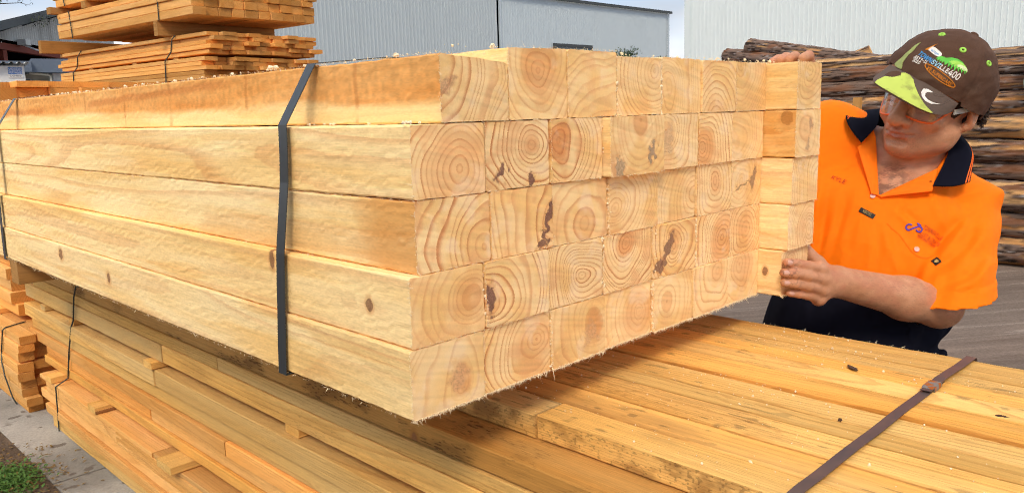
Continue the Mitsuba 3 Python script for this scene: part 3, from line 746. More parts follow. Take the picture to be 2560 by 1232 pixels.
mat('m_aged', tex=proc(aged_tex), rough=0.8, spec=0.15, bump=proc(sawn_bump, 0.0012), bscale=0.0008)
mat('m_stained', tex=proc(wood_fn((0.52, 0.285, 0.085), (0.33, 0.150, 0.036), (0.40, 0.18, 0.045), sp=(0.004, 0.009), contrast=(0.7, 0.4), stain=(0.11, 0.048, 0.014), stain_amt=1.4, stain_len=9.0, vary=0.1, hr=0.5)), rough=0.75, spec=0.2, bump=proc(sawn_bump, 0.0012), bscale=0.001)
mat('m_orange', tex=proc(wood_fn((0.77, 0.445, 0.165), (0.52, 0.235, 0.062), (0.65, 0.31, 0.088), knot_p=0.2, axis=(-0.096, 0.995, 0), end_tint=(0.80, 0.66, 0.50), sp=(0.004, 0.010), contrast=(0.8, 0.5), vary=0.26, hr=0.5, fuzz=0.6)), rough=0.8, spec=0.2)
mat('m_tan', tex=proc(wood_fn((0.72, 0.40, 0.135), (0.46, 0.19, 0.048), (0.56, 0.22, 0.058), sp=(0.004, 0.010), contrast=(0.6, 0.45), stain=(0.40, 0.15, 0.035), stain_amt=0.7, vary=0.16, hr=0.5)), rough=0.8, spec=0.2, bump=proc(sawn_bump, 0.0012), bscale=0.0008)
mat('m_bearer', tex=proc(wood_fn((0.42, 0.235, 0.085), (0.26, 0.12, 0.035), (0.34, 0.16, 0.05), axis=(0.995, 0.096, 0), vary=0.1)), rough=0.8, spec=0.2)
mat('m_strap', rgb=(0.030, 0.038, 0.046), rough=0.27, spec=0.5)
mat('m_wire', rgb=(0.06, 0.065, 0.06), rough=0.45, metal=0.3)


def rusty(p, n, uv):
    return mix([0.075, 0.062, 0.070], [0.135, 0.085, 0.075], fbm(p.x * 40, p.y * 40, p.z * 40, octaves=4) * 1.6 - 0.3)


mat('m_rusty_strap', tex=proc(rusty), rough=0.45, spec=0.5, metal=0.25)
mat('m_rust', tex=proc(lambda p, n, uv: mix([0.35, 0.10, 0.02], [0.20, 0.18, 0.17], smoothstep(0.4, 0.65, noise(p.x * 260, p.y * 260, 0.0)))), rough=0.7)
mat('m_fluff', rgb=(0.86, 0.74, 0.52), rough=0.95, spec=0.1)

# ---- the fresh pack of forty beams
XB = {1: [0.050, 0.154, 0.2595, 0.360, 0.466, 0.573, 0.676, 0.7785], 2: [0.006, 0.114, 0.224, 0.327, 0.453, 0.564, 0.669, 0.7755],
      3: [0.008, 0.119, 0.228, 0.340, 0.457, 0.567, 0.674, 0.7765], 4: [-0.005, 0.105, 0.216, 0.328, 0.443, 0.562, 0.670, 0.7735],
      5: [-0.009, 0.101, 0.219, 0.331, 0.445, 0.552, 0.660, 0.7665]}
XR = {1: 0.873, 2: 0.874, 3: 0.880, 4: 0.877, 5: 0.872}
YP = {1: -0.057, 2: -0.058, 3: -0.054, 4: -0.051, 5: -0.044}
PITH = {1: [(0.023, 0.37), (0.204, 0.386), (0.335, 0.301), (0.455, 0.378), (0.486, 0.351), (0.616, 0.303), (0.69, 0.387), (0.829, 0.378)],
        2: [(0.07, 0.266), (0.196, 0.29), (0.249, 0.288), (0.395, 0.303), (0.483, 0.295), (0.584, 0.265), (0.69, 0.278), (0.822, 0.286)],
        3: [(0.12, 0.184), (0.239, 0.196), (0.295, 0.182), (0.351, 0.205), (0.559, 0.188), (0.622, 0.214), (0.695, 0.211), (0.906, 0.179)],
        4: [(0.073, 0.118), (0.117, 0.12), (0.295, 0.111), (0.37, 0.149), (0.504, 0.132), (0.649, 0.111), (0.715, 0.123), (0.865, 0.114)],
        5: [(0.061, 0.035), (0.183, 0.04), (0.305, 0.049), (0.414, 0.032), (0.478, 0.043), (0.618, 0.061), (0.71, 0.057), (0.801, 0.052)]}
pack = thing('beam_pack', 'freshly sawn pack of forty pale square pine beams strapped in five rows, in front', 'timber pack')
rb = np.random.default_rng(5)
PACK_END = 2.16
rims = []                                     # edges that carry torn fibres
for row in (5, 4, 3, 2, 1):
    z0 = (5 - row) * 0.08
    for col in range(8):
        xa = XB[row][col]
        xb = XB[row][col + 1] if col < 7 else XR[row]
        y0 = YP[row] if col == 7 else rb.normal(0, 0.0018)
        if row == 2 and col == 3:
            y0 = -0.015
        za, zb = z0 + 0.0005, z0 + 0.0795
        taper = (0, 0)
        if row == 1:
            zb = (0.394, 0.404, 0.405, 0.399, 0.400, 0.399, 0.399, 0.399)[col]
            taper = ((0, -0.008), (-0.001, 0.001), (0, -0.001), (0, 0), (0.001, 0), (0, 0.001), (0, 0), (0, 0))[col]
        vis = col in (0, 7) or row == 1
        gap = 0.0009 + 0.0006 * rb.random()
        add_board('beam', pack, 'm_fresh', xa + gap, xb - gap, y0, PACK_END + rb.normal(0, 0.02), za, zb - 0.0003, pith=PITH[row][col],
                  step=0.012 if vis else 0.15, per=0.0055, front_step=0.007, jit=0.0008, taper=taper, cham=0.0020,
                  label={(1, 0): 'top corner beam with an orange face and pale lower strip'}.get((row, col)))
        rims.append((xa, xb, y0, z0, zb))

# torn fibres and splinters along the sawn edges
def fibres(segs, count, L, W, seed, hang=1.0, out=(0, -1, 0)):
    r = np.random.default_rng(seed)
    V, F = [], []
    n = 0
    wts = np.array([np.linalg.norm(np.subtract(b, a)) for a, b, _ in segs]); wts = wts / wts.sum()
    for i in r.choice(len(segs), count, p=wts):
        a, b, d0 = segs[i]
        p = np.array(a) + (np.array(b) - np.array(a)) * r.random() + r.normal(0, 0.0007, 3)
        d = np.array(d0) * hang + r.normal(0, 0.55, 3); d /= np.linalg.norm(d)
        s = np.cross(d, r.normal(size=3)); s /= np.linalg.norm(s)
        t = np.cross(d, s)
        l = L * r.gamma(2.0, 0.5); w = W * r.uniform(0.6, 1.5)
        q = [p - s * w, p + s * w, p + t * w, p + d * l + r.normal(0, 0.15 * l, 3)]
        V += q; F += [[n, n + 1, n + 3], [n + 1, n + 2, n + 3], [n + 2, n, n + 3], [n, n + 2, n + 1]]; n += 4
    return np.array(V), np.array(F)


segs_low = [((xa, y0 - 0.0005, z0 + 0.001), (xb, y0 - 0.0005, z0 + 0.001), (0, -0.35, -1)) for xa, xb, y0, z0, zt in rims if z0 < 0.01]
segs_all = []
for xa, xb, y0, z0, zt in rims:
    segs_all += [((xa, y0 - 0.0003, z0 + 0.0008), (xb, y0 - 0.0003, z0 + 0.0008), (0, -0.7, -0.5)), ((xa + 0.0006, y0 - 0.0003, z0), (xa + 0.0006, y0 - 0.0003, zt), (-0.4, -0.7, 0))]
side_edges = [((XB[5][0], 0.0, 0.0008), (XB[5][0], 2.1, 0.0008), (-0.3, -0.1, -0.9))] + [((XB[r][0], 0, (5 - r) * 0.08), (XB[r][0], 1.6, (5 - r) * 0.08), (-1, -0.2, 0.0)) for r in (4, 3, 2)]
top_edges = [((XB[1][0] + 0.001, 0, 0.394), (XB[1][0] + 0.001, 2.0, 0.394), (-0.3, 0, 1))] + [((xa, y0, zt), (xb, y0, zt), (0, -0.2, 1)) for xa, xb, y0, z0, zt in rims if z0 > 0.3]
obj('splinters', cat([fibres(segs_low, 2600, 0.0026, 0.00045, 1), fibres(segs_low, 9, 0.0055, 0.0011, 2, 2.2), fibres(segs_all, 6000, 0.0015, 0.0004, 3, 0.7), fibres(side_edges, 1500, 0.0022, 0.0004, 4, 1.0), fibres(side_edges[:1], 16, 0.005, 0.0008, 6, 1.2), fibres(top_edges, 1500, 0.0016, 0.0004, 5, 0.8)]), 'm_fluff', pack)
labels[list(scene)[-1]] = {'label': 'pale torn fibres and splinters along the sawn edges', 'kind': 'stuff'}


def crumbs(centers, size, seed):
    r = np.random.default_rng(seed)
    base = trimesh.creation.icosphere(1, 1.0)
    bv, bf = np.array(base.vertices), np.array(base.faces)
    P = []
    for c, s in zip(centers, size):
        v = bv * (0.65 + 0.7 * r.random((len(bv), 1))) * s * r.uniform(0.6, 1.4, 3)
        P.append((v + c, bf))
    return cat(P)


mat('m_sawdust', rgb=(0.90, 0.78, 0.56), rough=0.95, spec=0.1)
r_ = np.random.default_rng(31)
cs, ss = [], []
for yy in list(r_.uniform(0.0, 1.9, 60)) + [0.36, 0.365, 0.352, 0.37, 1.0, 1.01, 1.24, 1.25, 1.26, 0.62, 0.63, 1.5]:
    cs.append([0.052 + abs(r_.normal(0, 0.006)), yy, 0.3955 + 0.001]); ss.append(r_.gamma(2.0, 0.0009) + 0.0008)
for i in range(8):
    cs.append([0.056 + r_.normal(0, 0.003), 0.355 + r_.normal(0, 0.008), 0.399]); ss.append(0.0045)
for i in range(60):
    cs.append([r_.uniform(0.06, 0.85), r_.uniform(0.0, 0.02), 0.4035]); ss.append(r_.gamma(2.0, 0.0006) + 0.0006)
for i in range(12):
    cs.append([0.018 + r_.normal(0, 0.006), r_.uniform(0, 0.22), 0.3215]); ss.append(r_.gamma(2.0, 0.0006) + 0.0006)
for i in range(5):
    cs.append([0.008 + r_.normal(0, 0.002), 0.006 + r_.normal(0, 0.003), 0.322]); ss.append(0.0035)
# sawdust caught between the beams of the end face
for (x, z0, z1, n_) in ((0.337, 0.245, 0.318, 150), (0.453, 0.08, 0.16, 40), (0.445, 0.0, 0.08, 60), (0.466, 0.32, 0.40, 60), (0.328, 0.08, 0.16, 40), (0.34, 0.16, 0.24, 40), (0.562, 0.08, 0.16, 30), (0.105, 0.08, 0.16, 26), (0.36, 0.32, 0.40, 26), (0.219, 0.0, 0.08, 26)):
    for i in range(n_):
        cs.append([x + r_.normal(0, 0.0012 if n_ < 150 else 0.005), (-0.0005 if n_ < 150 else -0.002) + r_.normal(0, 0.0006), r_.uniform(z0, z1)]); ss.append(r_.gamma(2.0, 0.0005) + 0.0006)
obj('sawdust', crumbs(cs, np.array(ss) * 0.5, 1), 'm_sawdust', pack)
labels[list(scene)[-1]] = {'label': 'white sawdust crumbs on the edges and between the beams', 'kind': 'stuff'}


def strap_pts(corners, y_of, sub=6, lift=0.0006, soft=0.003):
    """a band round the pack: corners (x, z) in order, its y given along the way"""
    c = np.array(corners, float); P = []
    for a, b in zip(c[:-1], c[1:]):
        for t in np.linspace(0, 1, sub, endpoint=False):
            P.append(a + (b - a) * t)
    P.append(c[-1]); P = np.array(P)
    s = np.r_[0, np.cumsum(np.linalg.norm(np.diff(P, axis=0), axis=1))]
    y = np.array([y_of(q) for q in s / s[-1]])
    return np.stack([P[:, 0], y, P[:, 1]], 1)


def band(name, parent, corners, y_of, width, bsdf, thick=0.0011, label=None):
    p = strap_pts(corners, y_of)
    tan = np.gradient(p, axis=0); tan /= np.linalg.norm(tan, axis=1, keepdims=True)
    nn = np.cross(tan, [0, 1.0, 0]); nn /= np.linalg.norm(nn, axis=1, keepdims=True)
    mid = p.mean(0)
    if ((p - mid) * nn).sum() < 0:
        nn = -nn
    return obj(name, ribbon(p, [0, 1, 0], width, thick, nn), bsdf, parent, label=label)


e = 0.0022
loop1 = [(0.30, -e), (-0.010 - e, -e), (-0.0075 - e, 0.16), (0.001 - e, 0.25), (0.002 - e, 0.3215), (0.048 - e, 0.394 + e), (0.154, 0.4065), (0.36, 0.408), (0.5, 0.4035), (0.873 + e, 0.402), (0.883 + e, 0.24), (0.874 + e, -e), (0.30, -e)]
band('strap', pack, loop1, lambda q: float(np.interp(q, [0, 0.115, 0.24, 0.275, 0.6, 1.0], [0.273, 0.271, 0.243, 0.241, 0.245, 0.273])), 0.0195, 'm_strap', label='dark steel strap round the front of the pack')
band('strap', pack, loop1, lambda q: 1.585 + 0.065 * math.cos(2 * math.pi * (q - 0.10)), 0.0195, 'm_strap', label='dark steel strap at the far left of the pack')

# ---- bearers between the fresh pack and the stack below
for i, (y0, y1, x0, lb) in enumerate(((1.583, 1.648, -0.004, 'square timber bearer sticking out under the far left of the fresh beams'), (0.46, 0.52, 0.16, 'square timber bearer under the fresh beams, hidden in shadow'))):
    k = thing('bearer', lb, 'bearer')
    v, f, uv = board(y0 - (y1 + y0) / 2, y1 - (y1 + y0) / 2, 0, 0.80 - x0, -0.0618, -0.0004, step=0.05, per=0.01)
    v2 = np.stack([x0 + v[:, 1], (y0 + y1) / 2 - v[:, 0], v[:, 2]], 1)
    obj('bearer', (v2, f), 'm_bearer', k, uv=uv)
    del counts['bearer__bearer' if i == 0 else 'bearer_001__bearer']

# ---- weathered stack under it
low = thing('board_stack', 'long weathered golden stack of boards with steel strap, under the fresh pack', 'timber stack')
rl = np.random.default_rng(8)
YN, YF = -1.15, 2.11
tops = [0.208, 0.266, 0.328, 0.395, 0.438, 0.501, 0.567, 0.626, 0.681, 0.7235, 0.802]
for i, (a, b) in enumerate(zip(tops[:-1], tops[1:])):
    dz = rl.normal(0, 0.0009) + (0.002 if i in (5, 6) else 0)
    kw = dict(step=0.03, per=0.008, jit=0.0007, cham=0.0018)
    g_ = 0.0013 + (0.0035 if i == 4 else 0.0010 * rl.random())
    if i == 0:
        add_board('board', low, 'm_aged', a, b - g_, 0.022, YF, -0.0955, -0.0622, **kw)
        add_board('board', low, 'm_aged', a + 0.002, b - g_, YN, 0.018, -0.0955, -0.0622, **kw)
    else:
        add_board('board', low, 'm_aged', a + g_, b - g_, YN, YF + rl.normal(0, 0.03), -0.0955 + dz, -0.0622 + dz, **kw)


def layer(parent, bsdf0, x0, x1, widths, y0, y1, z0, z1, seed, xj=0.003, ej=0.03, first=None, joints=(), step=0.05, name='board', edge=None, **kw):
    r = np.random.default_rng(seed)
    x = x0; i = 0
    while x < x1 - 0.02:
        bsdf = (edge or bsdf0) if i == 0 else bsdf0
        w = min(widths[i % len(widths)] * r.uniform(0.95, 1.05), x1 - x)
        xo = r.normal(0, xj) if i == 0 else 0
        if i == 0 and joints:
            ys = [y0] + list(joints) + [y1]
            for a, b in zip(ys[:-1], ys[1:]):
                xx = x + r.normal(0, xj * 0.7)
                add_board(name, parent, bsdf, xx, x + w - 0.001, a + 0.0015, b - 0.0015 if b != y1 else b + r.normal(0, ej), z0 + 0.0008, z1 - 0.0010, step=step * 0.6, per=0.009, jit=0.0006, **kw)
        else:
            near = i == 0
            add_board(name, parent, bsdf, x + xo + 0.0006, x + w - 0.0006, y0 + r.normal(0, ej), y1 + r.normal(0, ej), z0 + 0.0008, z1 - 0.0010, step=step * 0.6 if near else 0.4, per=0.009 if near else 0.02, jit=0.0006 if near else 0, **kw)
        x += w; i += 1


W1 = [0.088, 0.09, 0.085, 0.092]
layer(low, 'm_aged', 0.1405, 0.80, W1, YN, 2.13, -0.1300, -0.0962, 11, edge='m_stained')
layer(low, 'm_aged', 0.1415, 0.80, W1, YN, 2.12, -0.1585, -0.1306, 12, joints=(0.82, 1.60))
layer(low, 'm_aged', 0.1420, 0.80, W1, YN, 2.13, -0.2020, -0.1590, 13, joints=(1.10,))
layer(low, 'm_aged', 0.1365, 0.80, W1, YN, 2.17, -0.2600, -0.2190, 14, joints=(1.13,))
layer(low, 'm_aged', 0.1380, 0.80, W1, YN, 2.16, -0.2970, -0.2605, 15)
layer(low, 'm_orange', 0.1320, 0.80, W1, YN, 2.10, -0.3310, -0.2980, 16, joints=(0.80,))
layer(low, 'm_tan', 0.1420, 0.80, W1, YN, 2.06, -0.3620, -0.3318, 17, joints=(1.2,))
layer(low, 'm_aged', 0.1370, 0.80, W1, YN, 2.05, -0.3880, -0.3626, 18)
layer(low, 'm_orange', 0.1070, 0.80, W1, YN, 1.96, -0.4210, -0.4070, 19, joints=(1.12,))
layer(low, 'm_tan', 0.1080, 0.80, W1, YN, 1.95, -0.4590, -0.4215, 20, joints=(1.36, 0.7))
layer(low, 'm_orange', 0.1070, 0.80, W1, YN, 1.96, -0.4890, -0.4595, 21)
layer(low, 'm_tan', 0.1050, 0.80, W1, YN, 1.96, -0.5180, -0.4895, 22)
layer(low, 'm_aged', 0.1060, 0.80, W1, YN, 1.97, -0.5540, -0.5185, 23)
# thin strips that part the layers, their ends showing
for (yc, z0, z1, x0, w) in ((1.147, -0.2184, -0.2024, 0.126, 0.046), (1.72, -0.2184, -0.2024, 0.139, 0.040), (1.98, -0.2184, -0.2024, 0.137, 0.045), (0.55, -0.2184, -0.2024, 0.146, 0.045), (-0.1, -0.2184, -0.2024, 0.146, 0.045),
                            (1.004, -0.4066, -0.3884, 0.086, 0.075), (1.50, -0.4066, -0.3884, 0.100, 0.055), (1.86, -0.4066, -0.3884, 0.098, 0.05), (0.45, -0.4066, -0.3884, 0.105, 0.06), (-0.1, -0.4066, -0.3884, 0.105, 0.06)):
    v, f, uv = board(-w / 2, w / 2, 0, 0.79 - x0, z0, z1, step=0.1, per=0.009, jit=0.0005)
    obj('spacer_strip', (np.stack([x0 + v[:, 1], yc - v[:, 0], v[:, 2]], 1), f), 'm_aged', low, uv=uv)
obj('tie_wire', tube([(0.16, 1.63, -0.100), (0.1385, 1.64, -0.099), (0.1345, 1.655, -0.13), (0.136, 1.69, -0.20), (0.1315, 1.70, -0.22), (0.1315, 1.75, -0.30), (0.131, 1.79, -0.388), (0.102, 1.81, -0.41), (0.1035, 1.84, -0.553)], 0.0021), 'm_wire', low)
# rusty strap across the top, with its seal
sx = [(0.2035, -0.30), (0.2035, -0.0625), (0.2065, -0.0592)] + [(x, -0.0580 + 0.0005 * math.sin(x * 40)) for x in np.linspace(0.23, 0.66, 14)]
s1 = obj('rusty_strap', ribbon([(x, -0.329 - 0.006 * (x - 0.2) / 0.6, z) for x, z in sx], [0, 1, 0], 0.0135, 0.0009, [(-1, 0, 0)] * 2 + [(-0.7, 0, 0.7)] + [(0, 0, 1)] * 14), 'm_rusty_strap', low, label='rusty brown steel strap across the weathered boards')
sx = [(0.598, -0.0550), (0.606, -0.0553), (0.63, -0.0548), (0.66, -0.0535), (0.70, -0.0552), (0.74, -0.0572), (0.803, -0.0582), (0.8065, -0.062), (0.8065, -0.30)]
obj('rusty_strap', ribbon([(x, -0.334 - 0.002 * (x - 0.6) / 0.2, z) for x, z in sx], [0, 1, 0], 0.0135, 0.0009, [(0, 0, 1)] * 7 + [(1, 0, 0)] * 2), 'm_rusty_strap', low)
obj('strap_seal', cat([ribbon([(0.607, -0.3335, -0.0544), (0.612, -0.3335, -0.0537), (0.640, -0.3338, -0.0530)], [0, 1, 0], 0.0146, 0.0007, [(0, 0, 1)] * 3), box(0.612, 0.640, -0.3418, -0.3410, -0.0590, -0.0531), box(0.612, 0.640, -0.3262, -0.3254, -0.0590, -0.0531)]), 'm_rust', low, label='orange rusted seal of the strap')

# loose bits lying on the boards
mat('m_bark_bit', rgb=(0.085, 0.048, 0.032), rough=0.9)


def chip(c, L, W, H, ang, seed):
    r = np.random.default_rng(seed)
    m = trimesh.creation.icosphere(2, 1.0)
    v = np.array(m.vertices)
    v = v * (0.25 + 1.5 * nfbm(v * 2.6 + seed * 9, 3, seed=seed))[:, None] * [L, W, H]
    cs_, sn_ = math.cos(ang), math.sin(ang)
    v = np.stack([v[:, 0] * cs_ - v[:, 1] * sn_, v[:, 0] * sn_ + v[:, 1] * cs_, v[:, 2]], 1)
    v[:, 2] -= v[:, 2].min()
    return v + c, np.array(m.faces)


for c, L, W, H, a, lb in (((0.646, -0.218, -0.0617), 0.013, 0.0042, 0.0016, 0.9, 'largest dark bark flake lying on the weathered boards'), ((0.577, -0.428, -0.0617), 0.007, 0.0022, 0.0016, 1.9, 'small dark bark flake on the boards beyond the rusty strap'),
                          ((0.438, -0.285, -0.0617), 0.0028, 0.0022, 0.002, 0.3, 'tiny brown bark crumb in the gap between two weathered boards')):
    k = obj('bark_flake', chip(c, L, W, H, a, int(c[0] * 1000)), 'm_bark_bit'); tag(k, lb, 'bark flake')
r_ = np.random.default_rng(77)
cs = np.c_[r_.uniform(0.21, 0.80, 420), r_.uniform(-0.5, 0.25, 420), np.full(420, -0.0612)]
near = np.c_[r_.uniform(0.45, 0.8, 200), r_.normal(-0.13, 0.07, 200), np.full(200, -0.0612)]
cs = np.vstack([cs, near])
k = obj('sawdust', crumbs(cs, r_.gamma(1.6, 0.00026, len(cs)) + 0.0002, 3), 'm_sawdust'); tag(k, 'pale sawdust specks scattered over the weathered boards', 'sawdust', kind='stuff')
fl = []
for i in range(26):
    x, y = r_.uniform(0.6, 0.8), r_.uniform(-0.34, 0.0)
    fl.append(((0.802, y, -0.0625), (0.802, y + 0.003, -0.0625), (0.5, -0.4, 0.6)))
k = obj('splinters', fibres(fl, 22, 0.0028, 0.0006, 9), 'm_fluff', low); labels[k] = {'label': 'small splinters on the far edge of the top boards', 'kind': 'stuff'}

# ---- second pile beyond it, its board ends facing us
sec = thing('board_pile', 'pile of sawn boards with red brown ends beyond the left end of the stacks', 'timber stack')
rs = np.random.default_rng(14)
lower = [(-0.3330, -0.3065), (-0.3585, -0.3335), (-0.3900, -0.3590), (-0.4230, -0.3950), (-0.4510, -0.4235), (-0.4780, -0.4515), (-0.5040, -0.4785), (-0.5300, -0.5045), (-0.5545, -0.5305)]
for i, (z0, z1) in enumerate(lower):
    xo = (0.083, 0.078, 0.078, 0.072, 0.069, 0.078, 0.077, 0.079, 0.086)[i]
    x = xo
    for j in range(4):
        w = (0.046, 0.10, 0.10, 0.10)[j] * rs.uniform(0.97, 1.03)
        yo = rs.normal(0, 0.012)
        add_board('board', sec, 'm_orange', x + 0.001, x + w - 0.001, 2.08 + yo + (0.03 if j else 0), 4.2, z0 + 0.0006, z1 - 0.0006, step=0.08 if j == 0 else 0.5, per=0.01, jit=0.0006)
        x += w
zt = -0.2880
upper_rows = []
z = zt
i = 0
NR = 20
for i in range(NR):
    h_ = (0.477 - zt) / NR if i < NR - 3 else (0.477 - zt) / NR * (1.3, 1.15, 0.55)[i - NR + 3]
    xo = 0.140 + rs.normal(0, 0.008)
    x = xo
    for j in range(6):
        w = 0.098 * rs.uniform(0.9, 1.05)
        yo = rs.normal(0, 0.03) + (0.10 if z > 0.3 else 0)
        add_board('board', sec, 'm_orange', x + 0.001, x + w - 0.001, 2.32 + yo - (0.25 if z > 0.38 and False else 0), 4.2, z + 0.0006, z + h_ - 0.0008, step=0.08 if j == 0 else 0.5, per=0.012, jit=0.0006)
        x += w
    z += h_
for yc in (2.5, 3.6):
    v, f, uv = board(-0.03, 0.03, 0, 0.48, -0.3060, zt - 0.0005, step=0.1, per=0.01)
    obj('spacer_strip', (np.stack([0.12 + v[:, 1], yc - v[:, 0], v[:, 2]], 1), f), 'm_orange', sec, uv=uv)
obj('tie_wire', tube([(0.15, 2.26, -0.3035), (0.085, 2.225, -0.3035), (0.0755, 2.222, -0.31), (0.0745, 2.27, -0.39), (0.068, 2.255, -0.42), (0.066, 2.23, -0.46), (0.0745, 2.205, -0.53), (0.082, 2.20, -0.553)], 0.0021), 'm_wire', sec)

# ---- tall packs at the back
PO_ = np.array([1.729, 4.304, 0.0]); ang = math.radians(5.5)
PX = np.array([math.cos(ang), math.sin(ang), 0]); PY = np.array([-math.sin(ang), math.cos(ang), 0])
FR = (PO_, PX, PY)
rp = np.random.default_rng(99)


def pack_rows(key, rows, x0, widths, y0, y1, yj, xj, total, bsdf='m_orange', coarse=False, shift=None):
    for ri, (za, zb) in enumerate(rows):
        x = x0 + (shift[ri] if shift else rp.normal(0, xj))
        j = 0
        while x < x0 + total - 0.03:
            w = widths * rp.uniform(0.88, 1.1)
            yo = rp.normal(0, yj)
            dz = rp.normal(0, 0.0006)
            add_board('board', key, bsdf, x + 0.0026, x + w - 0.0026, y0 + yo, y1 + rp.normal(0, 0.03), za + 0.0010 + dz, zb - 0.0016 + dz, step=0.12 if j == 0 and not coarse else 0.8, per=0.015 if not coarse else 0.05, jit=0.0012 if not coarse else 0, cham=0.002, frame=FR)
            x += w; j += 1


ZA = 0.984
pa = thing('timber_pack', 'orange pack of square battens, second from the top of the tall stack', 'timber pack')
pack_rows(pa, [(ZA + 0.0, ZA + 0.053), (ZA + 0.054, ZA + 0.108), (ZA + 0.109, ZA + 0.146), (ZA + 0.147, ZA + 0.183)], 0.0, 0.094, 0.0, 1.97, 0.010, 0.006, 0.90, shift=[0.0, 0.004, -0.008, 0.0])
obj('tie_wire', tube([PO_ + PX * -0.004 + PY * y + zup * z for y, z in ((0.405, ZA + 0.19), (0.41, ZA + 0.08), (0.412, ZA - 0.002))], 0.004), 'm_wire', pa)
obj('tie_wire', tube([PO_ + PX * -0.006 + PY * y + zup * z for y, z in ((1.75, ZA + 0.19), (1.735, ZA + 0.12), (1.727, ZA - 0.012))], 0.004), 'm_wire', pa)
pt = thing('timber_pack', 'topmost orange timber pack, cut off by the top edge of the picture', 'timber pack')
pack_rows(pt, [(ZA + 0.236, ZA + 0.29), (ZA + 0.291, ZA + 0.345), (ZA + 0.346, ZA + 0.40), (ZA + 0.401, ZA + 0.455)], 0.0, 0.094, 0.01, 2.0, 0.012, 0.006, 0.90)
obj('tie_wire', tube([PO_ + PX * -0.006 + PY * y + zup * z for y, z in ((1.86, ZA + 0.46), (1.80, ZA + 0.23))], 0.004), 'm_wire', pt)
pb = thing('timber_pack', 'ragged orange pack of thin boards with uneven ends, third from the top', 'timber pack')
zs = [-0.096, -0.122, -0.150, -0.178, -0.207, -0.234, -0.252, -0.280, -0.308, -0.336, -0.364, -0.392]
rows = []
for a, b in zip(zs[1:], zs[:-1]):
    if abs(a + 0.252) < 1e-6:
        continue
    rows.append((ZA + a + (0.0 if a != -0.234 else 0.0), ZA + b))
pack_rows(pb, rows, 0.075, 0.094, 0.0, 2.20, 0.028, 0.010, 0.86, shift=[0.09 - 0.075, 0.035, 0.0, -0.004, 0.006, -0.025, -0.028, -0.028, -0.027, -0.028])
for yc in (0.42, 1.0, 1.7):
    v, f, uv = board(-0.03, 0.03, 0, 0.84, ZA - 0.2515, ZA - 0.2345, step=0.2, per=0.02)
    obj('spacer_strip', (PO_ + (0.09 + v[:, 1])[:, None] * PX + (yc - v[:, 0])[:, None] * PY + v[:, 2:3] * zup, f), 'm_bearer', pb, uv=uv)
obj('tie_wire', tube([PO_ + PX * x + PY * y + zup * z for x, y, z in ((0.09, 0.40, ZA - 0.094), (0.068, 0.405, ZA - 0.12), (0.066, 0.43, ZA - 0.2), (0.04, 0.47, ZA - 0.26), (0.04, 0.485, ZA - 0.40))], 0.004), 'm_wire', pb)
obj('tie_wire', tube([PO_ + PX * x + PY * y + zup * z for x, y, z in ((0.09, 1.83, ZA - 0.094), (0.066, 1.85, ZA - 0.14), (0.066, 1.88, ZA - 0.22), (0.04, 1.90, ZA - 0.26), (0.04, 1.92, ZA - 0.40))], 0.004), 'm_wire', pb)
pc = thing('timber_pack', 'lower orange timber packs of the tall stack, hidden behind the fresh beams', 'timber pack')
zz = ZA - 0.394
rows = []
while zz > GZ + 0.12:
    rows.append((zz - 0.092, zz)); zz -= 0.093
pack_rows(pc, rows, 0.05, 0.11, 0.03, 2.1, 0.012, 0.005, 0.88, coarse=True)
zlow = zz


def long_bearer(y, z0, z1, x0, x1, w, label, grey=False):
    k = thing('bearer', label, 'bearer')
    v, f, uv = board(-w / 2, w / 2, 0, x1 - x0, z0, z1, step=0.15, per=0.015, jit=0.001, cham=0.003)
    scene[k] = mikit.ply((PO_ + (x0 + v[:, 1])[:, None] * PX + (y - v[:, 0])[:, None] * PY + v[:, 2:3] * zup, f), 'm_bearer', uv=uv)


long_bearer(0.475, ZA - 0.0945, ZA - 0.0005, 0.0, 0.9, 0.05, 'brown bearer with a grey end, the right one under the batten pack')
long_bearer(2.21, ZA - 0.0945, ZA + 0.003, -0.06, 0.9, 0.05, 'brown bearer sticking out at the left end of the batten pack')
long_bearer(1.99, ZA + 0.185, ZA + 0.235, -0.05, 0.9, 0.07, 'brown bearer between the two uppermost packs, left')
long_bearer(1.50, ZA + 0.185, ZA + 0.235, 0.0, 0.9, 0.07, 'brown bearer between the two uppermost packs, middle')
long_bearer(0.4, ZA + 0.185, ZA + 0.235, 0.0, 0.9, 0.07, 'brown bearer between the two uppermost packs, right and out of frame')
for y in (0.4, 1.7):
    long_bearer(y, GZ, zlow, 0.05, 0.9, 0.09, ('brown bearer on the ground under the tall stack, front one', 'brown bearer on the ground under the tall stack, back one')[y > 1])

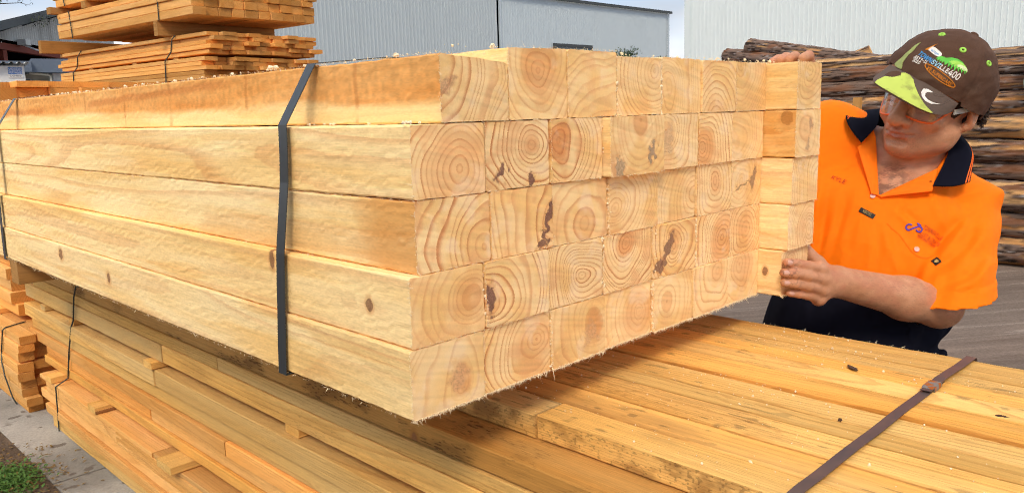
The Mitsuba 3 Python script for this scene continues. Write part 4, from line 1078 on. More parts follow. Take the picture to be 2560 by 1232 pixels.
# ---- sawn boards stacked behind the log pile
pd = thing('timber_pack', 'low orange timber pack behind the log pile, seen beside the cap', 'timber pack')
for i in range(4):
    for j in range(4):
        z0 = 0.50 + i * 0.0365
        add_board('board', pd, 'm_orange', 6.0 + j * 0.13, 6.127 + j * 0.13, -1.6, 1.655 + rp.normal(0, 0.02), z0, z0 + 0.035, step=0.3, per=0.02, jit=0.001)
for i in range(9):
    add_board('board', pd, 'm_orange', 6.0, 6.5, -1.6, 1.6 + rp.normal(0, 0.02), GZ + 0.09 + i * 0.105, GZ + 0.19 + i * 0.105, step=1.5, per=0.1, jit=0)
for y in (-1.0, 1.0):
    obj('spacer_strip', box(6.0, 6.5, y, y + 0.08, GZ, GZ + 0.0895), 'm_stake', pd)
mat('m_green_strap', rgb=(0.25, 0.42, 0.16), rough=0.4)
obj('strap', ribbon([(5.996, 0.93, 0.35), (5.996, 0.93, 0.647), (6.5, 0.93, 0.648)], [0, 1, 0], 0.02, 0.002, [(-1, 0, 0), (-0.7, 0, 0.7), (0, 0, 1)]), 'm_green_strap', pd)
# ------------------------------------------------------------------ the person
# worked out in a frame turned 45 degrees: a = (x - y)/sqrt2, b = (x + y)/sqrt2, z
Q = math.sqrt(0.5)
A2W = np.array([[Q, -Q, 0], [Q, Q, 0], [0, 0, 1.0]])


def to_world(v):
    return np.asarray(v, float) @ A2W


def w2p(x, y, z):
    return np.array([(x - y) * Q, (x + y) * Q, z])


def unit(v):
    v = np.asarray(v, float)
    return v / np.linalg.norm(v)


def relax(V, F, it):
    """evens a mesh out without shrinking it"""
    from scipy.sparse import csr_matrix
    e = np.unique(np.sort(np.vstack([F[:, [0, 1]], F[:, [1, 2]], F[:, [2, 0]]]), 1), axis=0)
    n = len(V)
    A = csr_matrix((np.ones(2 * len(e)), (np.r_[e[:, 0], e[:, 1]], np.r_[e[:, 1], e[:, 0]])), (n, n))
    deg = np.maximum(np.asarray(A.sum(1)).ravel(), 1)[:, None]
    for _ in range(it):
        V = V + 0.5 * (A @ V / deg - V)
        V = V - 0.47 * (A @ V / deg - V)
    return V


class Field:
    """a signed distance grid to which shapes are smoothly added or taken away, each within its own box"""

    def __init__(self, lo, hi, h):
        self.lo, self.h = np.asarray(lo, float), h
        self.n = np.ceil((np.asarray(hi) - self.lo) / h).astype(int) + 1
        self.d = np.full(self.n, 0.08, np.float32)

    def region(self, lo, hi):
        i0 = np.maximum(np.floor((np.asarray(lo) - self.lo) / self.h).astype(int), 0)
        i1 = np.minimum(np.ceil((np.asarray(hi) - self.lo) / self.h).astype(int) + 1, self.n)
        if (i1 <= i0).any():
            return None, None
        sl = tuple(slice(a, b) for a, b in zip(i0, i1))
        g = np.stack(np.meshgrid(*[(np.arange(a, b) * self.h + l).astype(np.float32) for a, b, l in zip(i0, i1, self.lo)], indexing='ij'), -1)
        return sl, g

    def put(self, fn, lo, hi, k=0.01, sub=False):
        m = k + 0.012
        sl, g = self.region(np.asarray(lo) - m, np.asarray(hi) + m)
        if sl is None:
            return
        s = fn(g).astype(np.float32)
        d = self.d[sl]
        if sub:
            s = -s
            hh = np.clip(0.5 - 0.5 * (d - s) / k, 0, 1)
            self.d[sl] = d * (1 - hh) + s * hh + k * hh * (1 - hh)
        else:
            hh = np.clip(0.5 + 0.5 * (s - d) / k, 0, 1)
            self.d[sl] = s * (1 - hh) + d * hh - k * hh * (1 - hh)

    def cone(self, p0, p1, r0, r1, k=0.01, sub=False, squash=None):
        p0, p1 = np.asarray(p0, float), np.asarray(p1, float)
        ax = p1 - p0; L2 = ax @ ax + 1e-12
        rm = max(r0, r1)

        def fn(g):
            q = g - p0.astype(np.float32)
            t = np.clip(q @ ax.astype(np.float32) / L2, 0, 1)
            e = q - t[..., None] * ax.astype(np.float32)
            if squash is not None:
                n, s = squash
                n = np.asarray(n, np.float32)
                w = e @ n
                dist = np.sqrt(np.maximum((e * e).sum(-1) - w * w + (w / s) ** 2, 0))
            else:
                dist = np.sqrt((e * e).sum(-1))
            return dist - (r0 + (r1 - r0) * t)
        self.put(fn, np.minimum(p0, p1) - rm, np.maximum(p0, p1) + rm, k, sub)

    def chain(self, pts, rads, k=0.01, sub=False, squash=None):
        for a, b, ra, rb in zip(pts[:-1], pts[1:], rads[:-1], rads[1:]):
            self.cone(a, b, ra, rb, k, sub, squash)

    def ell(self, c, axes, radii, k=0.01, sub=False):
        c = np.asarray(c, float); R = np.asarray(axes, float); rad = np.asarray(radii, float)
        rm = rad.max()

        def fn(g):
            q = (g - c.astype(np.float32)) @ R.T.astype(np.float32) / rad.astype(np.float32)
            k0 = np.sqrt((q * q).sum(-1)) + 1e-9
            k1 = np.sqrt(((q / rad.astype(np.float32)) ** 2).sum(-1)) + 1e-9
            return k0 * (k0 - 1) / k1
        ext = np.abs(R.T * rad).sum(1)
        self.put(fn, c - np.minimum(ext, rm), c + np.minimum(ext, rm), k, sub)

    def mesh(self, smooth_it=2):
        D = self.d
        ins = D < 0
        c = [ins[i:D.shape[0] - 1 + i, j:D.shape[1] - 1 + j, k:D.shape[2] - 1 + k] for i in (0, 1) for j in (0, 1) for k in (0, 1)]
        cnt = sum(x.astype(np.int8) for x in c)
        act = (cnt > 0) & (cnt < 8)
        idx = np.full(act.shape, -1, np.int64)
        I = np.argwhere(act)
        idx[act] = np.arange(len(I))
        corner = np.array([[i, j, k] for i in (0, 1) for j in (0, 1) for k in (0, 1)])
        val = np.stack([D[I[:, 0] + o[0], I[:, 1] + o[1], I[:, 2] + o[2]] for o in corner], 1)
        acc, num = np.zeros((len(I), 3)), np.zeros(len(I))
        for a in range(8):
            for b in range(a + 1, 8):
                if np.abs(corner[a] - corner[b]).sum() != 1:
                    continue
                va, vb = val[:, a], val[:, b]
                m = (va < 0) != (vb < 0)
                t = np.where(m, va / np.where(m, va - vb, 1), 0)
                acc += np.where(m[:, None], corner[a] + t[:, None] * (corner[b] - corner[a]), 0); num += m
        V = (I + acc / num[:, None]) * self.h + self.lo
        F = []
        for ax in range(3):
            u, w = (ax + 1) % 3, (ax + 2) % 3
            s0, s1 = [slice(None)] * 3, [slice(None)] * 3
            s0[ax], s1[ax] = slice(0, -1), slice(1, None)
            ch = ins[tuple(s0)] != ins[tuple(s1)]
            E = np.argwhere(ch)
            E = E[(E[:, u] > 0) & (E[:, w] > 0) & (E[:, u] < D.shape[u] - 1) & (E[:, w] < D.shape[w] - 1)]
            o = np.zeros(3, int)
            q = []
            for du, dw in ((-1, -1), (0, -1), (0, 0), (-1, 0)):
                e = E.copy(); e[:, u] += du; e[:, w] += dw
                q.append(idx[e[:, 0], e[:, 1], e[:, 2]])
            q = np.stack(q, 1)
            flip = ~ins[E[:, 0], E[:, 1], E[:, 2]]
            q[flip] = q[flip][:, ::-1]
            F += [q[:, [0, 1, 2]], q[:, [0, 2, 3]]]
        F = np.vstack(F)
        F = F[(F >= 0).all(1)]
        return trimesh.Trimesh(relax(V, F, smooth_it), F, process=False)


# joints
RS, LS = np.array([0.834, 0.966, 0.258]), np.array([1.067, 0.816, 0.098])
WA = np.array([0.8188, 0.8145, -0.1828])
MS = (RS + LS) / 2
TL = unit(LS - RS); TU = MS - WA; TU = unit(TU - TL * (TU @ TL)); TF = np.cross(TL, TU)
SP_ = unit(MS - WA)
LAT = unit(np.cross(SP_, TF)) * 1.0
if LAT @ TL < 0:
    LAT = -LAT
HF, HU = np.array([-0.8305, -0.557, 0.0015]), np.array([0.1152, -0.1691, 0.9788])
HF = unit(HF); HU = unit(HU - HF * (HF @ HU)); HL = np.cross(HU, HF)
if np.dot(HL, [0.55, -0.81, -0.2]) < 0:
    HL = -HL
HC = np.array([0.9803, 0.8195, 0.3256])
HA = np.stack([HL, HF, HU])
hp = lambda x, y, z: HC + HL * x + HF * y + HU * (z if z > -0.03 else -0.03 + (z + 0.03) * 0.82)
tp = lambda l, u, f: MS + LAT * l + SP_ * u + TF * f
EL_, WL = np.array([0.936, 0.660, -0.064]), w2p(0.918, -0.078, 0.006)
ER_, WR_ = np.array([0.712, 0.885, 0.06]), w2p(0.936, 0.03, 0.265)
NB = MS + np.array([0.012, 0.0, 0.012]) - TF * 0.01

body = Field((0.52, 0.44, -0.30), (1.20, 1.10, 0.50), 0.0027)
B = body
# torso under the shirt, neck, shoulders
B.cone(WA - SP_ * 0.10, WA + SP_ * 0.18, 0.145, 0.155, 0.03, squash=(TF, 0.70))
B.cone(WA + SP_ * 0.18, MS - SP_ * 0.07, 0.155, 0.125, 0.03, squash=(TF, 0.74))
B.cone(RS, LS, 0.050, 0.050, 0.04)
neck_top = hp(0, -0.025, -0.055)
B.cone(NB - SP_ * 0.02, neck_top, 0.060, 0.051, 0.025)
B.cone(NB + TL * 0.02, RS * 0.6 + NB * 0.4 + np.array([0, 0, 0.01]), 0.055, 0.045, 0.04)
B.cone(NB - TL * 0.02, LS * 0.6 + NB * 0.4, 0.055, 0.045, 0.04)
for s in (-1, 1):      # neck cords and collar bones
    B.cone(hp(0.052 * s, -0.02, -0.05), tp(0.016 * s, 0.005, 0.058), 0.014, 0.010, 0.02)
    B.cone(tp(0.02 * s, 0.0, 0.058), tp(0.11 * s, 0.03, 0.035), 0.012, 0.010, 0.02)
B.ell(tp(-0.06, -0.11, 0.075), np.stack([LAT, SP_, TF]), (0.075, 0.06, 0.035), 0.03)
B.ell(tp(0.075, -0.11, 0.075), np.stack([LAT, SP_, TF]), (0.075, 0.06, 0.035), 0.03)
# head
B.ell(hp(0, -0.012, 0.030), HA, (0.076, 0.098, 0.088), 0.01)
B.ell(hp(0, 0.028, -0.036), HA, (0.060, 0.064, 0.082), 0.02)
for s in (-1, 1):
    B.cone(hp(0.053 * s, 0.004, -0.055), hp(0.047 * s, 0.012, -0.076), 0.021, 0.019, 0.02)
    B.cone(hp(0.047 * s, 0.012, -0.076), hp(0.012 * s, 0.070, -0.100), 0.019, 0.017, 0.025)
    B.ell(hp(0.044 * s, 0.062, -0.028), HA, (0.022, 0.020, 0.018), 0.018)
    B.cone(hp(0.012 * s, 0.090, 0.026), hp(0.046 * s, 0.070, 0.022), 0.010, 0.010, 0.012)
    B.ell(hp(0.032 * s, 0.093, 0.001), HA, (0.020, 0.018, 0.014), 0.009, sub=True)
    B.ell(hp(0.032 * s, 0.0735, 0.0), HA, (0.0135, 0.0135, 0.0135), 0.003)
    B.cone(hp(0.017 * s, 0.0865, 0.0035), hp(0.047 * s, 0.078, 0.0015), 0.0045, 0.004, 0.005)
B.ell(hp(0, 0.080, -0.099), HA, (0.022, 0.020, 0.019), 0.018)
B.cone(hp(0, 0.088, 0.016), hp(0, 0.114, -0.028), 0.0095, 0.0130, 0.009)
B.ell(hp(0, 0.115, -0.034), HA, (0.0155, 0.0150, 0.0130), 0.007)
for s in (-1, 1):
    B.ell(hp(0.0145 * s, 0.098, -0.038), HA, (0.0105, 0.013, 0.010), 0.006)
    B.cone(hp(0.0075 * s, 0.106, -0.046), hp(0.008 * s, 0.100, -0.042), 0.0046, 0.0036, 0.002, sub=True)
    B.cone(hp(0.017 * s, 0.094, -0.040), hp(0.034 * s, 0.082, -0.066), 0.004, 0.003, 0.006, sub=True)
B.ell(hp(0, 0.082, -0.066), HA, (0.033, 0.016, 0.018), 0.016)
B.chain([hp(-0.026, 0.0850, -0.0655), hp(-0.008, 0.0985, -0.0640), hp(0, 0.0990, -0.0655), hp(0.008, 0.0985, -0.0640), hp(0.026, 0.0850, -0.0655)], [0.0028, 0.0050, 0.0048, 0.0050, 0.0028], 0.005)
B.chain([hp(-0.023, 0.0860, -0.0705), hp(0, 0.0970, -0.0765), hp(0.023, 0.0860, -0.0705)], [0.003, 0.0062, 0.003], 0.005)
B.chain([hp(-0.029, 0.0885, -0.0660), hp(-0.012, 0.1025, -0.0702), hp(0.012, 0.1025, -0.0702), hp(0.029, 0.0885, -0.0660)], [0.0018, 0.0028, 0.0028, 0.0018], 0.0018, sub=True)
B.cone(hp(-0.016, 0.096, -0.0875), hp(0.016, 0.096, -0.0875), 0.006, 0.006, 0.008, sub=True)
for s in (-1, 1):      # ears
    EA = np.stack([unit(HL * s + HF * 0.55 * -1 * -1 * 0.0 - HF * 0.35), unit(HF + HL * s * 0.35), HU])
    B.ell(hp(0.082 * s, -0.016, -0.010), EA, (0.0095, 0.0205, 0.033), 0.006)
    B.ell(hp(0.0905 * s, -0.012, -0.006), EA, (0.0055, 0.0115, 0.021), 0.004, sub=True)
    B.ell(hp(0.077 * s, -0.006, -0.038), EA, (0.007, 0.010, 0.010), 0.006)
# left arm: sleeve side, bare forearm along the beam end
B.cone(LS, EL_, 0.052, 0.039, 0.02)
fm = EL_ * 0.66 + WL * 0.34
B.cone(EL_, fm + np.array([0, 0, -0.002]), 0.039, 0.0390, 0.02)
B.cone(fm, WL, 0.0390, 0.028, 0.02)
# right arm, hidden behind the beams
B.cone(RS, ER_, 0.052, 0.042, 0.02); B.cone(ER_, WR_, 0.043, 0.029, 0.02)


def finger(pts, rads, k=0.0035):
    B.chain([w2p(*p) for p in pts], rads, k)


# left hand: four fingers laid along the end of the lowest beam, thumb up its side
LH = {'index': [(0.862, -0.070, 0.0385), (0.816, -0.0715, 0.0500), (0.788, -0.0630, 0.0575), (0.7665, -0.0545, 0.0625)],
      'middle': [(0.860, -0.0735, 0.0190), (0.808, -0.0745, 0.0345), (0.776, -0.0650, 0.0425), (0.7555, -0.0545, 0.0462)],
      'ring': [(0.862, -0.0735, -0.0010), (0.812, -0.0735, 0.0150), (0.780, -0.0640, 0.0240), (0.7595, -0.0540, 0.0280)],
      'little': [(0.866, -0.0690, -0.0185), (0.824, -0.0690, -0.0045), (0.799, -0.0625, 0.0020), (0.7800, -0.0540, 0.0060)]}
RADF = {'index': (0.0106, 0.0092, 0.0083, 0.0074), 'middle': (0.0108, 0.0093, 0.0084, 0.0075), 'ring': (0.0104, 0.0088, 0.0080, 0.0071), 'little': (0.0094, 0.0078, 0.0071, 0.0063)}
for nm in LH:
    finger(LH[nm], RADF[nm])
    m_ = LH[nm][0]
    B.cone(w2p(*m_), WL + (w2p(*m_) - WL) * 0.12, 0.0125, 0.0185, 0.008)
    B.ell(w2p(LH[nm][0][0], LH[nm][0][1] - 0.005, LH[nm][0][2]), np.eye(3), (0.0085, 0.0085, 0.0085), 0.006)
B.cone(WL, w2p(0.880, -0.066, 0.012), 0.026, 0.024, 0.012)
finger([(0.912, -0.066, 0.016), (0.906, -0.047, 0.040), (0.897, -0.037, 0.054), (0.888, -0.031, 0.0700)], (0.0165, 0.0130, 0.0108, 0.0092), 0.006)
# right hand: fingertips over the top of the last column
RH = {'index': [-0.029, 0.412], 'middle': [-0.004, 0.4125], 'ring': [0.0125, 0.4120], 'little': [0.0270, 0.4090]}
for i, nm in enumerate(RH):
    y, zt_ = RH[nm]
    k0 = (0.912 + 0.002 * i, y * 0.75 + 0.008, 0.352 - 0.008 * abs(i - 1))
    finger([k0, (0.9005, y * 0.9 + 0.002, 0.395), (0.880, y, zt_ + 0.0005), (0.856, y - 0.001, zt_ - 0.004)], (0.0108, 0.0096, 0.0088, 0.0082 - 0.0006 * (i == 3)))
    B.cone(w2p(*k0), WR_, 0.012, 0.020, 0.008)
finger([(0.935, 0.004, 0.300), (0.921, -0.006, 0.318), (0.905, -0.012, 0.328), (0.893, -0.016, 0.338)], (0.016, 0.0125, 0.0105, 0.009), 0.006)
bm = body.mesh(4)
comps = bm.split(only_watertight=False)
bm = max(comps, key=lambda c: len(c.faces))

hl, hf, hu = to_world(HL), to_world(HF), to_world(HU)
hc = to_world(HC)
chest_c = to_world(tp(-0.005, -0.065, 0.10))
tl_w, ts_w = to_world(LAT), to_world(SP_)


def skin_tex(p, n, uv):
    dx, dy, dz = p.x - float(hc[0]), p.y - float(hc[1]), p.z - float(hc[2])
    lx = dx * float(hl[0]) + dy * float(hl[1]) + dz * float(hl[2])
    ly = dx * float(hf[0]) + dy * float(hf[1]) + dz * float(hf[2])
    lz = dx * float(hu[0]) + dy * float(hu[1]) + dz * float(hu[2])
    mott = fbm(p.x * 60, p.y * 60, p.z * 60, octaves=4)
    c = mix([0.45, 0.205, 0.105], [0.60, 0.31, 0.185], mott * 1.5 - 0.25)
    pores = noise(p.x * 800, p.y * 800, p.z * 800)
    c = c * (0.93 + 0.14 * pores)
    # lips
    q = dr.square(lx / 0.024) + dr.square((lz + 0.0632 + 0.03 * dr.abs(lx)) / 0.0085)
    lips = smoothstep(1.15, 0.75, q) * dr.select(ly > 0.075, mi.Float(1), mi.Float(0))
    c = mix(c, [0.46, 0.16, 0.12], lips * 0.7)
    # stubble on jaw and lip
    jaw = smoothstep(-0.042, -0.065, lz) * smoothstep(-0.115, -0.10, lz) * smoothstep(0.0, 0.03, ly)
    stub = smoothstep(0.50, 0.75, noise(p.x * 1200, p.y * 1200, p.z * 1200))
    c = mix(c, [0.20, 0.12, 0.09], jaw * (0.12 + 0.38 * stub))
    c = mix(c, [0.50, 0.17, 0.10], smoothstep(0.45, 0.7, fbm(p.x * 34, p.y * 34, p.z * 34, octaves=3)) * 0.35)
    # chest hair: short reddish brown curls
    cx, cy, cz = p.x - float(chest_c[0]), p.y - float(chest_c[1]), p.z - float(chest_c[2])
    u = (cx * float(tl_w[0]) + cy * float(tl_w[1]) + cz * float(tl_w[2])) / 0.055
    v = (cx * float(ts_w[0]) + cy * float(ts_w[1]) + cz * float(ts_w[2])) / 0.070
    dch = dr.sqrt(u * u + v * v + dr.square((cx * 0.3 + cy * 0.3) / 0.08))
    curl = 0.5 * fbm(p.x * 330 + 3 + 3 * noise(p.x * 60, p.y * 60, p.z * 60), p.y * 330, p.z * 560, octaves=3) + 0.5 * noise(p.x * 90, p.y * 90, p.z * 90)
    hair = smoothstep(1.25, 0.35, dch) * smoothstep(0.38, 0.62, curl)
    c = mix(c, [0.17, 0.065, 0.035], hair * 0.85)
    # work dirt at the finger ends
    hd = smoothstep(0.795, 0.765, p.x) * dr.select((p.y < -0.03) & (p.z < 0.09) & (p.y > -0.2), mi.Float(1), mi.Float(0))
    c = mix(c, [0.16, 0.085, 0.06], hd * smoothstep(0.46, 0.66, fbm(p.x * 240, p.y * 240, p.z * 240, octaves=3)) * 0.6)
    # forearm hair
    fa = dr.select((p.x > 0.93) & (p.z < 0.06) & (p.y < -0.05), mi.Float(1), mi.Float(0))
    c = mix(c, [0.28, 0.14, 0.08], fa * smoothstep(0.58, 0.80, noise(p.x * 420 + p.z * 800, p.y * 420, p.z * 260)) * 0.28)
    return c


def skin_bump(p, n, uv):
    return fbm(p.x * 320, p.y * 320, p.z * 320, octaves=3) + 0.8 * noise(p.x * 90, p.y * 90, p.z * 90)


mat('m_skin', tex=proc(skin_tex), rough=0.48, spec=0.4, bump=proc(skin_bump, 0.001), bscale=0.0007)
man = thing('person', 'person in orange work shirt, brown cap and safety glasses, crouching and holding the beam ends', 'person')
obj('body', (to_world(bm.vertices), np.array(bm.faces)), 'm_skin', man, smooth=True)

# finger nails of the left hand
mat('m_nail', rgb=(0.60, 0.36, 0.29), rough=0.3, spec=0.5)
for nm in LH:
    a, b = np.array(LH[nm][2]), np.array(LH[nm][3])
    ax = unit(b - a); r0 = RADF[nm][3]
    nrm = unit(np.array([-0.42, -0.9, 0.12]) - ax * (np.array([-0.42, -0.9, 0.12]) @ ax))
    sd_ = np.cross(ax, nrm)
    s, t = np.meshgrid(np.linspace(-1, 1, 9), np.linspace(-1, 1, 9), indexing='ij')
    k_ = np.sqrt(np.clip(1 - 0.45 * t ** 2 * s ** 2, 0, 1))
    cen = b - ax * 0.0015
    P = cen + (ax * 1)[None, None] * (t * 0.0062 * k_)[..., None] + (sd_)[None, None] * (np.sin(s * 0.85) * r0 * 0.80 * k_)[..., None] + nrm[None, None] * (np.cos(s * 0.85) * r0 * 0.98 + 0.0012 - 0.0012 * t ** 2)[..., None]
    i, j = np.meshgrid(np.arange(8), np.arange(8), indexing='ij'); i, j = i.ravel(), j.ravel()
    f = np.vstack([np.stack([i * 9 + j, (i + 1) * 9 + j, (i + 1) * 9 + j + 1], 1), np.stack([i * 9 + j, (i + 1) * 9 + j + 1, i * 9 + j + 1], 1)])
    obj('fingernail', (P.reshape(-1, 3), f), 'm_nail', man, smooth=True)

# ---- shirt: a shell with open cuffs and neck
SH = Field((0.52, 0.44, -0.36), (1.24, 1.14, 0.36), 0.0034)
SH.cone(WA - SP_ * 0.16, WA + SP_ * 0.02, 0.172, 0.168, 0.03, squash=(TF, 0.74))
SH.cone(WA + SP_ * 0.02, WA + SP_ * 0.20, 0.168, 0.176, 0.03, squash=(TF, 0.76))
SH.cone(WA + SP_ * 0.20, MS - SP_ * 0.065, 0.176, 0.138, 0.03, squash=(TF, 0.78))
SH.cone(RS, LS, 0.066, 0.066, 0.045)
SH.cone(NB + TL * 0.02, RS * 0.6 + NB * 0.4 + np.array([0, 0, 0.01]), 0.066, 0.056, 0.04)
SH.cone(NB - TL * 0.02, LS * 0.6 + NB * 0.4, 0.066, 0.056, 0.04)
SH.cone(NB - SP_ * 0.05, NB + SP_ * 0.045, 0.082, 0.076, 0.03)
SH.ell(tp(-0.06, -0.11, 0.082), np.stack([LAT, SP_, TF]), (0.08, 0.065, 0.040), 0.03)
SH.ell(tp(0.075, -0.11, 0.082), np.stack([LAT, SP_, TF]), (0.08, 0.065, 0.040), 0.03)
HEM = np.array([0.970, 0.662, -0.056])
torso_d = SH.d.copy()
SH.cone(LS + np.array([-0.004, 0, 0.0]), HEM + (HEM - LS) * 0.25, 0.069, 0.077, 0.012)
SH.cone(RS, ER_ + (ER_ - RS) * 0.02, 0.068, 0.068, 0.04)
band_ = np.argwhere(np.abs(SH.d) < 0.035)
G = (band_ * SH.h + SH.lo).astype(np.float32)
bi = tuple(band_.T)
lat_, spn, frn = (G - MS) @ LAT, (G - MS) @ SP_, (G - MS) @ TF
dv = SH.d[bi].astype(float)
# folds: soft hanging pleats down the front, and pulls from the armpit across the sleeve
nz = lambda s, sc, seed: nfbm(np.stack([lat_ * sc[0] + s, spn * sc[1], frn * sc[2]], -1), 2, seed=seed)
fold = (nz(0, (26, 4.5, 5), 1) - 0.5) * 0.036 * np.clip((-0.02 - spn) / 0.12, 0, 1)
dg, dg2 = lat_ * 0.75 + spn * 0.66, -lat_ * 0.66 + spn * 0.75
fold2 = (nfbm(np.stack([dg * 3.5, dg2 * 30, frn * 5], -1), 2, seed=5) - 0.5) * 0.024 * np.clip((lat_ - 0.06) / 0.08, 0, 1) * np.clip((0.30 - lat_) / 0.10, 0.35, 1)
pull = 0.006 * np.exp(-((dg2 + 0.02 + 0.25 * lat_ ** 2) / 0.012) ** 2) * np.clip((lat_ - 0.09) / 0.03, 0, 1) * np.clip((0.25 - lat_) / 0.05, 0, 1)
wr = (nz(9, (12, 12, 12), 8) - 0.5) * 0.008


def crease(l0, s0, l1, s1, wd, amp):
    """a soft ridge with a hollow beside it, from (l0, s0) to (l1, s1) on the front of the shirt"""
    ax_, ay_ = l1 - l0, s1 - s0
    L_ = math.hypot(ax_, ay_)
    t_ = ((lat_ - l0) * ax_ + (spn - s0) * ay_) / L_ / L_
    off = ((lat_ - l0) * -ay_ + (spn - s0) * ax_) / L_ + 0.006 * np.sin(t_ * 5 + l0 * 90)
    env = np.clip(t_ / 0.25, 0, 1) * np.clip((1 - t_) / 0.3, 0, 1)
    return amp * env * (np.exp(-(off / wd) ** 2) - 0.8 * np.exp(-((off - 1.9 * wd) / wd) ** 2)) * np.clip((frn - 0.0) / 0.03, 0, 1)


for q_ in ((-0.128, -0.06, -0.105, -0.36, 0.009, 0.006), (-0.095, -0.10, -0.085, -0.38, 0.008, 0.006), (-0.062, -0.12, -0.050, -0.33, 0.010, 0.005), (-0.025, -0.15, 0.030, -0.34, 0.009, 0.004),
           (0.015, -0.10, 0.075, -0.165, 0.007, 0.004), (0.000, -0.13, 0.060, -0.25, 0.008, 0.004), (0.118, -0.20, 0.150, -0.06, 0.008, 0.006), (0.128, -0.23, 0.190, -0.09, 0.008, 0.006), (0.135, -0.26, 0.215, -0.16, 0.008, 0.006), (0.06, -0.03, 0.13, -0.14, 0.010, 0.003), (0.11, -0.30, 0.02, -0.36, 0.008, 0.004)):
    wr = wr + crease(*q_)
hem0 = (G - np.array([0.981, 0.672, -0.045])) @ unit([0.10, 0.0, -1.0])
fold2 = fold2 * np.where(np.linalg.norm(np.cross(G - LS, unit(HEM - LS)), axis=1) < 0.11, np.clip(-hem0 / 0.07, 0.08, 1), 1)
outer = dv - (fold + fold2 + wr + pull)
hemd = (G - np.array([0.981, 0.672, -0.045])) @ unit([0.10, 0.0, -1.0])
rad_l = np.linalg.norm(np.cross(G - LS, unit(HEM - LS)), axis=1)
outer = outer - np.where(rad_l < 0.105, 0.0016 * np.exp(-((hemd + 0.022) / 0.0035) ** 2) - 0.0016 * np.exp(-((hemd + 0.028) / 0.003) ** 2), 0)
dv = np.maximum(outer, -(outer + 0.010))
# open the cuffs and the hem
ud = unit([0.10, 0.0, -1.0])
near_l = (np.linalg.norm(np.cross(G - LS, unit(HEM - LS)), axis=1) - 0.074 < torso_d[bi] - 0.004) & (G[:, 0] > 0.84)
dv = np.where(near_l, np.maximum(dv, (G - np.array([0.981, 0.672, -0.045])) @ ud), dv)
dv = np.maximum(dv, -(spn + 0.50))
near_r = (np.linalg.norm(G - ER_, axis=1) < 0.12) & (lat_ < -0.14)
dv = np.where(near_r, np.maximum(dv, (G - RS) @ unit(ER_ - RS) - 0.205), dv)
# neck opening: round hole and the V of the open placket (u along the shoulders, s up the spine)
from shapely.geometry import Polygon
import shapely


def sd_poly(poly, x, y):
    P = Polygon(poly)
    d = shapely.distance(P.exterior, shapely.points(x, y))
    return np.where(shapely.contains_xy(P, x, y), -d, d)


NECKV = [(-0.085, 0.10), (-0.060, 0.049), (-0.0395, -0.023), (-0.0204, -0.0867), (0.0175, -0.0527), (0.0674, -0.007), (0.0835, 0.0488), (0.0844, 0.112), (0.02, 0.18)]
hole = np.full(len(G), 1.0)
sel = (frn > 0.0) & (spn > -0.16) & (np.abs(lat_) < 0.16)
hole[sel] = sd_poly(NECKV, lat_[sel], spn[sel])
dv = np.maximum(dv, -hole)
nax = SP_
ring = np.linalg.norm(np.cross(G - NB, nax), axis=1) - 0.067
above = (G - NB) @ nax
dv = np.where(above > 0.004, np.maximum(dv, -ring), dv)
dv = np.where(ring < 0.033, np.maximum(dv, above - 0.055), dv)
SH.d[SH.d < 0] = 0.03
SH.d[bi] = dv
sm = SH.mesh(5)
sm = max(sm.split(only_watertight=False), key=lambda c: len(c.faces))
fc = sm.triangles_center
fl_, fs_, ff_ = (fc - MS) @ LAT, (fc - MS) @ SP_, (fc - MS) @ TF
slv = np.linalg.norm(np.cross(fc - LS, unit(HEM - LS)), axis=1) < 0.088
navy = ~(slv & (fc[:, 2] > -0.085)) & (fs_ < -0.272 - 0.10 * np.clip(fl_, -0.2, 0.2)) & (ff_ > -0.055)


def sub(mesh, keep):
    f = mesh.faces[keep]
    u, inv = np.unique(f, return_inverse=True)
    return mesh.vertices[u], inv.reshape(-1, 3), mesh.vertex_normals[u]


def knit(p, n, uv):
    return noise(p.x * 900, p.y * 900, p.z * 900) + 0.5 * noise(p.x * 320, p.y * 320, p.z * 320)


def cloth(c, amt=0.12):
    return proc(lambda p, n, uv: mi.Color3f(*c) * (1 - amt / 2 + amt * fbm(p.x * 120, p.y * 120, p.z * 120, octaves=3)) * (0.96 + 0.08 * noise(p.x * 1200, p.y * 1200, p.z * 1200)))


mat('m_orange_shirt', tex=cloth((0.95, 0.200, 0.003)), rough=0.75, spec=0.15, bump=proc(knit, 0.0012), bscale=0.0005, sheen=0.4)
mat('m_navy', tex=cloth((0.004, 0.005, 0.014), 0.3), rough=0.85, spec=0.12, bump=proc(knit, 0.0012), bscale=0.0006)
mat('m_stripe', rgb=(0.95, 0.16, 0.02), rough=0.7)
for nm, keep, bs, lb in (('shirt', ~navy, 'm_orange_shirt', 'bright orange short sleeved work polo shirt'), ('shirt_lower_panel', navy, 'm_navy', 'navy lower panel of the shirt')):
    v, f, _ = sub(sm, keep)
    last = obj(nm, (to_world(v), f), bs, man, smooth=True, label=lb)
    if nm == 'shirt':
        shirt_key = last

shirt_world = trimesh.Trimesh(to_world(sm.vertices), sm.faces, process=False)


def drape(points, direction, mesh, lift):
    """drop points along a direction onto the mesh and lift them off it"""
    d = unit(direction)
    pts = np.asarray(points, float)
    o = pts - d * 0.12
    loc, ri, ti = mesh.ray.intersects_location(o, np.tile(d, (len(o), 1)), multiple_hits=False)
    out = pts.copy()
    out[ri] = loc - d * lift
    return out


